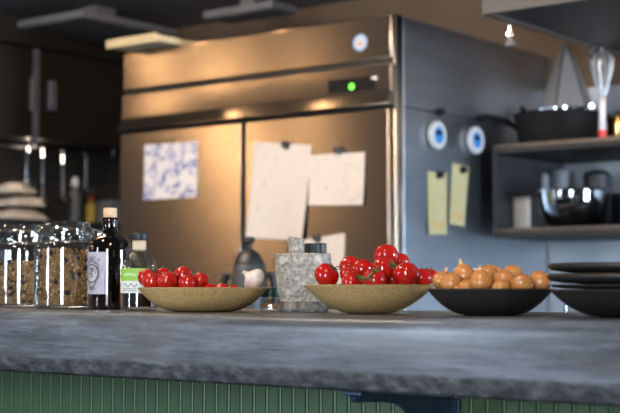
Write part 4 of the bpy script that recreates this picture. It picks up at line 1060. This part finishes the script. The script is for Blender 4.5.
# squat clear bottle with a black cap behind the mortar
c = cpos(315.5, 1.79); s = SC(c); Z = lambda v: CZ + (288 - v)/s - c.z; R = 14.5/s
t = thing('glass_bottle', 'clear glass bottle with a ribbed black cap half hidden behind the mortar', 'bottle', c)
prof = [(0, .003), (R*.8, .002), (R*.95, 0), (R, .004), (R, Z(268)), (R*.9, Z(261)), (R*.70, Z(257)), (R*.66, Z(253.5)), (R*.56, Z(253.5)), (R*.60, Z(257.5)), (R*.82, Z(262.5)), (R*.90, Z(269)), (R*.90, .007), (0, .006)]
obj('body', lathe(B(), prof, c, 56), M['glass'], t, ang=50)
obj('cap', lathe(B(), [(0, Z(253.2)), (R*.74, Z(253.2)), (R*.76, Z(252.5)), (R*.76, Z(244.5)), (R*.72, Z(243.3)), (0, Z(243.3))], c, 60, None, lambda a, z: 1 + .022*(1 if math.sin(30*a) > 0 else -1)), M['blackplastic'], t, ang=20)

# small shaker with dark lid
c = cpos(271, 1.765); s = SC(c); Z = lambda v: CZ + (288 - v)/s - c.z; R = 11.5/s
t = thing('glass_shaker', 'small glass shaker with a dark green lid left of the mortar', 'shaker', c)
prof = [(0, .003), (R*.9, .002), (R*.97, 0), (R, .003), (R*.97, .010), (R*.82, Z(299)), (R*.80, Z(297)), (R*.70, Z(297)), (R*.72, Z(299)), (R*.86, .010), (R*.86, .006), (0, .005)]
obj('body', lathe(B(), prof, c, 16), M['glass'], t, ang=15)
M['darkgreen'] = mat('dark_green_plastic', (.006, .028, .024), .35)
obj('lid', lathe(B(), [(0, Z(296.8)), (R*.98, Z(296.8)), (R, Z(296)), (R*1.0, Z(289)), (R*.9, Z(287.5)), (0, Z(287))], c, 40), M['darkgreen'], t)
obj('pepper', lathe(B(), [(0, .0055), (R*.84, .0065), (R*.80, .012), (0, .013)], c, 24), M['granolacore'], t)

# small white carton behind the onions
c = cpos(466, 1.80); s = SC(c); zt = CZ + (288 - 268)/s
q0 = PY(453.5, 280, 1.80); q1 = PY(478.5, 280, 1.80)
t = thing('small_carton', 'small white carton standing behind the onion bowl', 'carton', c)
obj('box', bx(q0.x, q1.x, 1.80, 1.83, TOP + .0005, zt), M['white'], t, bevel=.001)
M['pinkprint'] = mat('pink_print', (.62, .30, .34), .6)
obj('printed_band', bx(q0.x + .002, q0.x + .014, 1.7992, 1.7999, zt - .012, zt - .003), M['pinkprint'], t)

# tiny clear glass behind the black plates
c = cpos(571.5, 1.80)
t = thing('glass_votive', 'tiny clear glass standing behind the stacked black plates', 'glass', c)
obj('cup', lathe(B(), [(0, .001), (.008, 0), (.0115, .002), (.0125, .012), (.0110, .012), (.0100, .004), (0, .003)], c, 32), M['glass'], t)
obj('rim', lathe(B(), [(.0110, .0121), (.0127, .0121), (.0129, .0129), (.0120, .0136), (.0110, .0129), (.0110, .0121)], c, 32), M['glass'], t)

# ------------------------------------------------------------------- lights
def light(name, kind, loc, energy, col, size=.1, target=None, **kw):
    ld = bpy.data.lights.new(name, kind); ld.energy = energy; ld.color = col
    if kind == 'AREA': ld.shape = 'RECTANGLE'; ld.size = kw.get('sx', size); ld.size_y = kw.get('sy', size)
    elif kind == 'SPOT': ld.spot_size = math.radians(kw.get('angle', 60)); ld.spot_blend = .6; ld.shadow_soft_size = size
    else: ld.shadow_soft_size = size
    o_ = bpy.data.objects.new(name, ld); COL.objects.link(o_); o_.location = loc
    if target is not None: o_.rotation_euler = (Vector(target) - Vector(loc)).to_track_quat('-Z', 'Y').to_euler()
    return o_
WARM = (1.0, .64, .33); COOL = (.68, .83, 1.0)
def refl(u, v, k):
    p = PY(u, v, FY); d = ray(u, v).normalized(); d.y = -d.y; return p + d*k
for i, (u, v, k_, e_) in enumerate(((155, 62, 1.9, 3), (222, 118, 4.2, 16), (312, 118, 4.0, 7), (255, 170, 4.6, 12))):
    light('lamp', 'POINT', refl(u, v, k_), e_, WARM, .09)
light('fridge_front_fill', 'AREA', (-2.55, 1.95, 2.29), 38, (1.0, .80, .62), sx=.6, sy=.6, target=(-2.9, 3.5, 1.2))  # added unseen fill that brightens the fridge front and its papers
light('dining_window', 'AREA', (.7, -2.3, 1.25), 150, (.80, .90, 1.0), sx=.8, sy=1.9, target=(-1.0, 1.5, .95))
light('far_dining_window', 'AREA', (-3.6, -2.4, 1.7), 60, (.66, .82, 1.0), sx=.35, sy=1.5, target=(-1.4, 1.5, 1.0))
light('kitchen_window', 'AREA', (1.7, 3.0, 1.15), 165, (.68, .83, 1.0), sx=.9, sy=1.1, target=(-2.4, 3.9, 1.25))
for u_, e_ in ((208, 1.6), (314, 1.0)):
    p = PY(u_, 115, FY - .02); light('ceiling_spot', 'POINT', (p.x - .38, FY - .14, 2.26), e_, WARM, .03)
light('ledge_fill', 'POINT', (KX - .05, 3.72, Zc0 - .02), 1.0, (1.0, .82, .65), .03)  # extra unseen fill added for the dim cloths and bottles on the ledge
light('hood_lamp', 'POINT', (HX + .5, 3.95, HZ - .06), 3.5, WARM, .03)
light('counter_lamp', 'SPOT', (-.6, .6, 2.6), 58, (1.0, .80, .58), .05, target=(-1.25, 1.66, 1.12), angle=50)
light('bar_lamp', 'SPOT', (-2.2, .9, 2.7), 70, (1.0, .80, .58), .05, target=(-1.8, 1.68, 1.12), angle=55)
w = bpy.data.worlds.new('world'); S.world = w; w.use_nodes = True
w.node_tree.nodes['Background'].inputs[0].default_value = (.72, .78, .88, 1); w.node_tree.nodes['Background'].inputs[1].default_value = .085
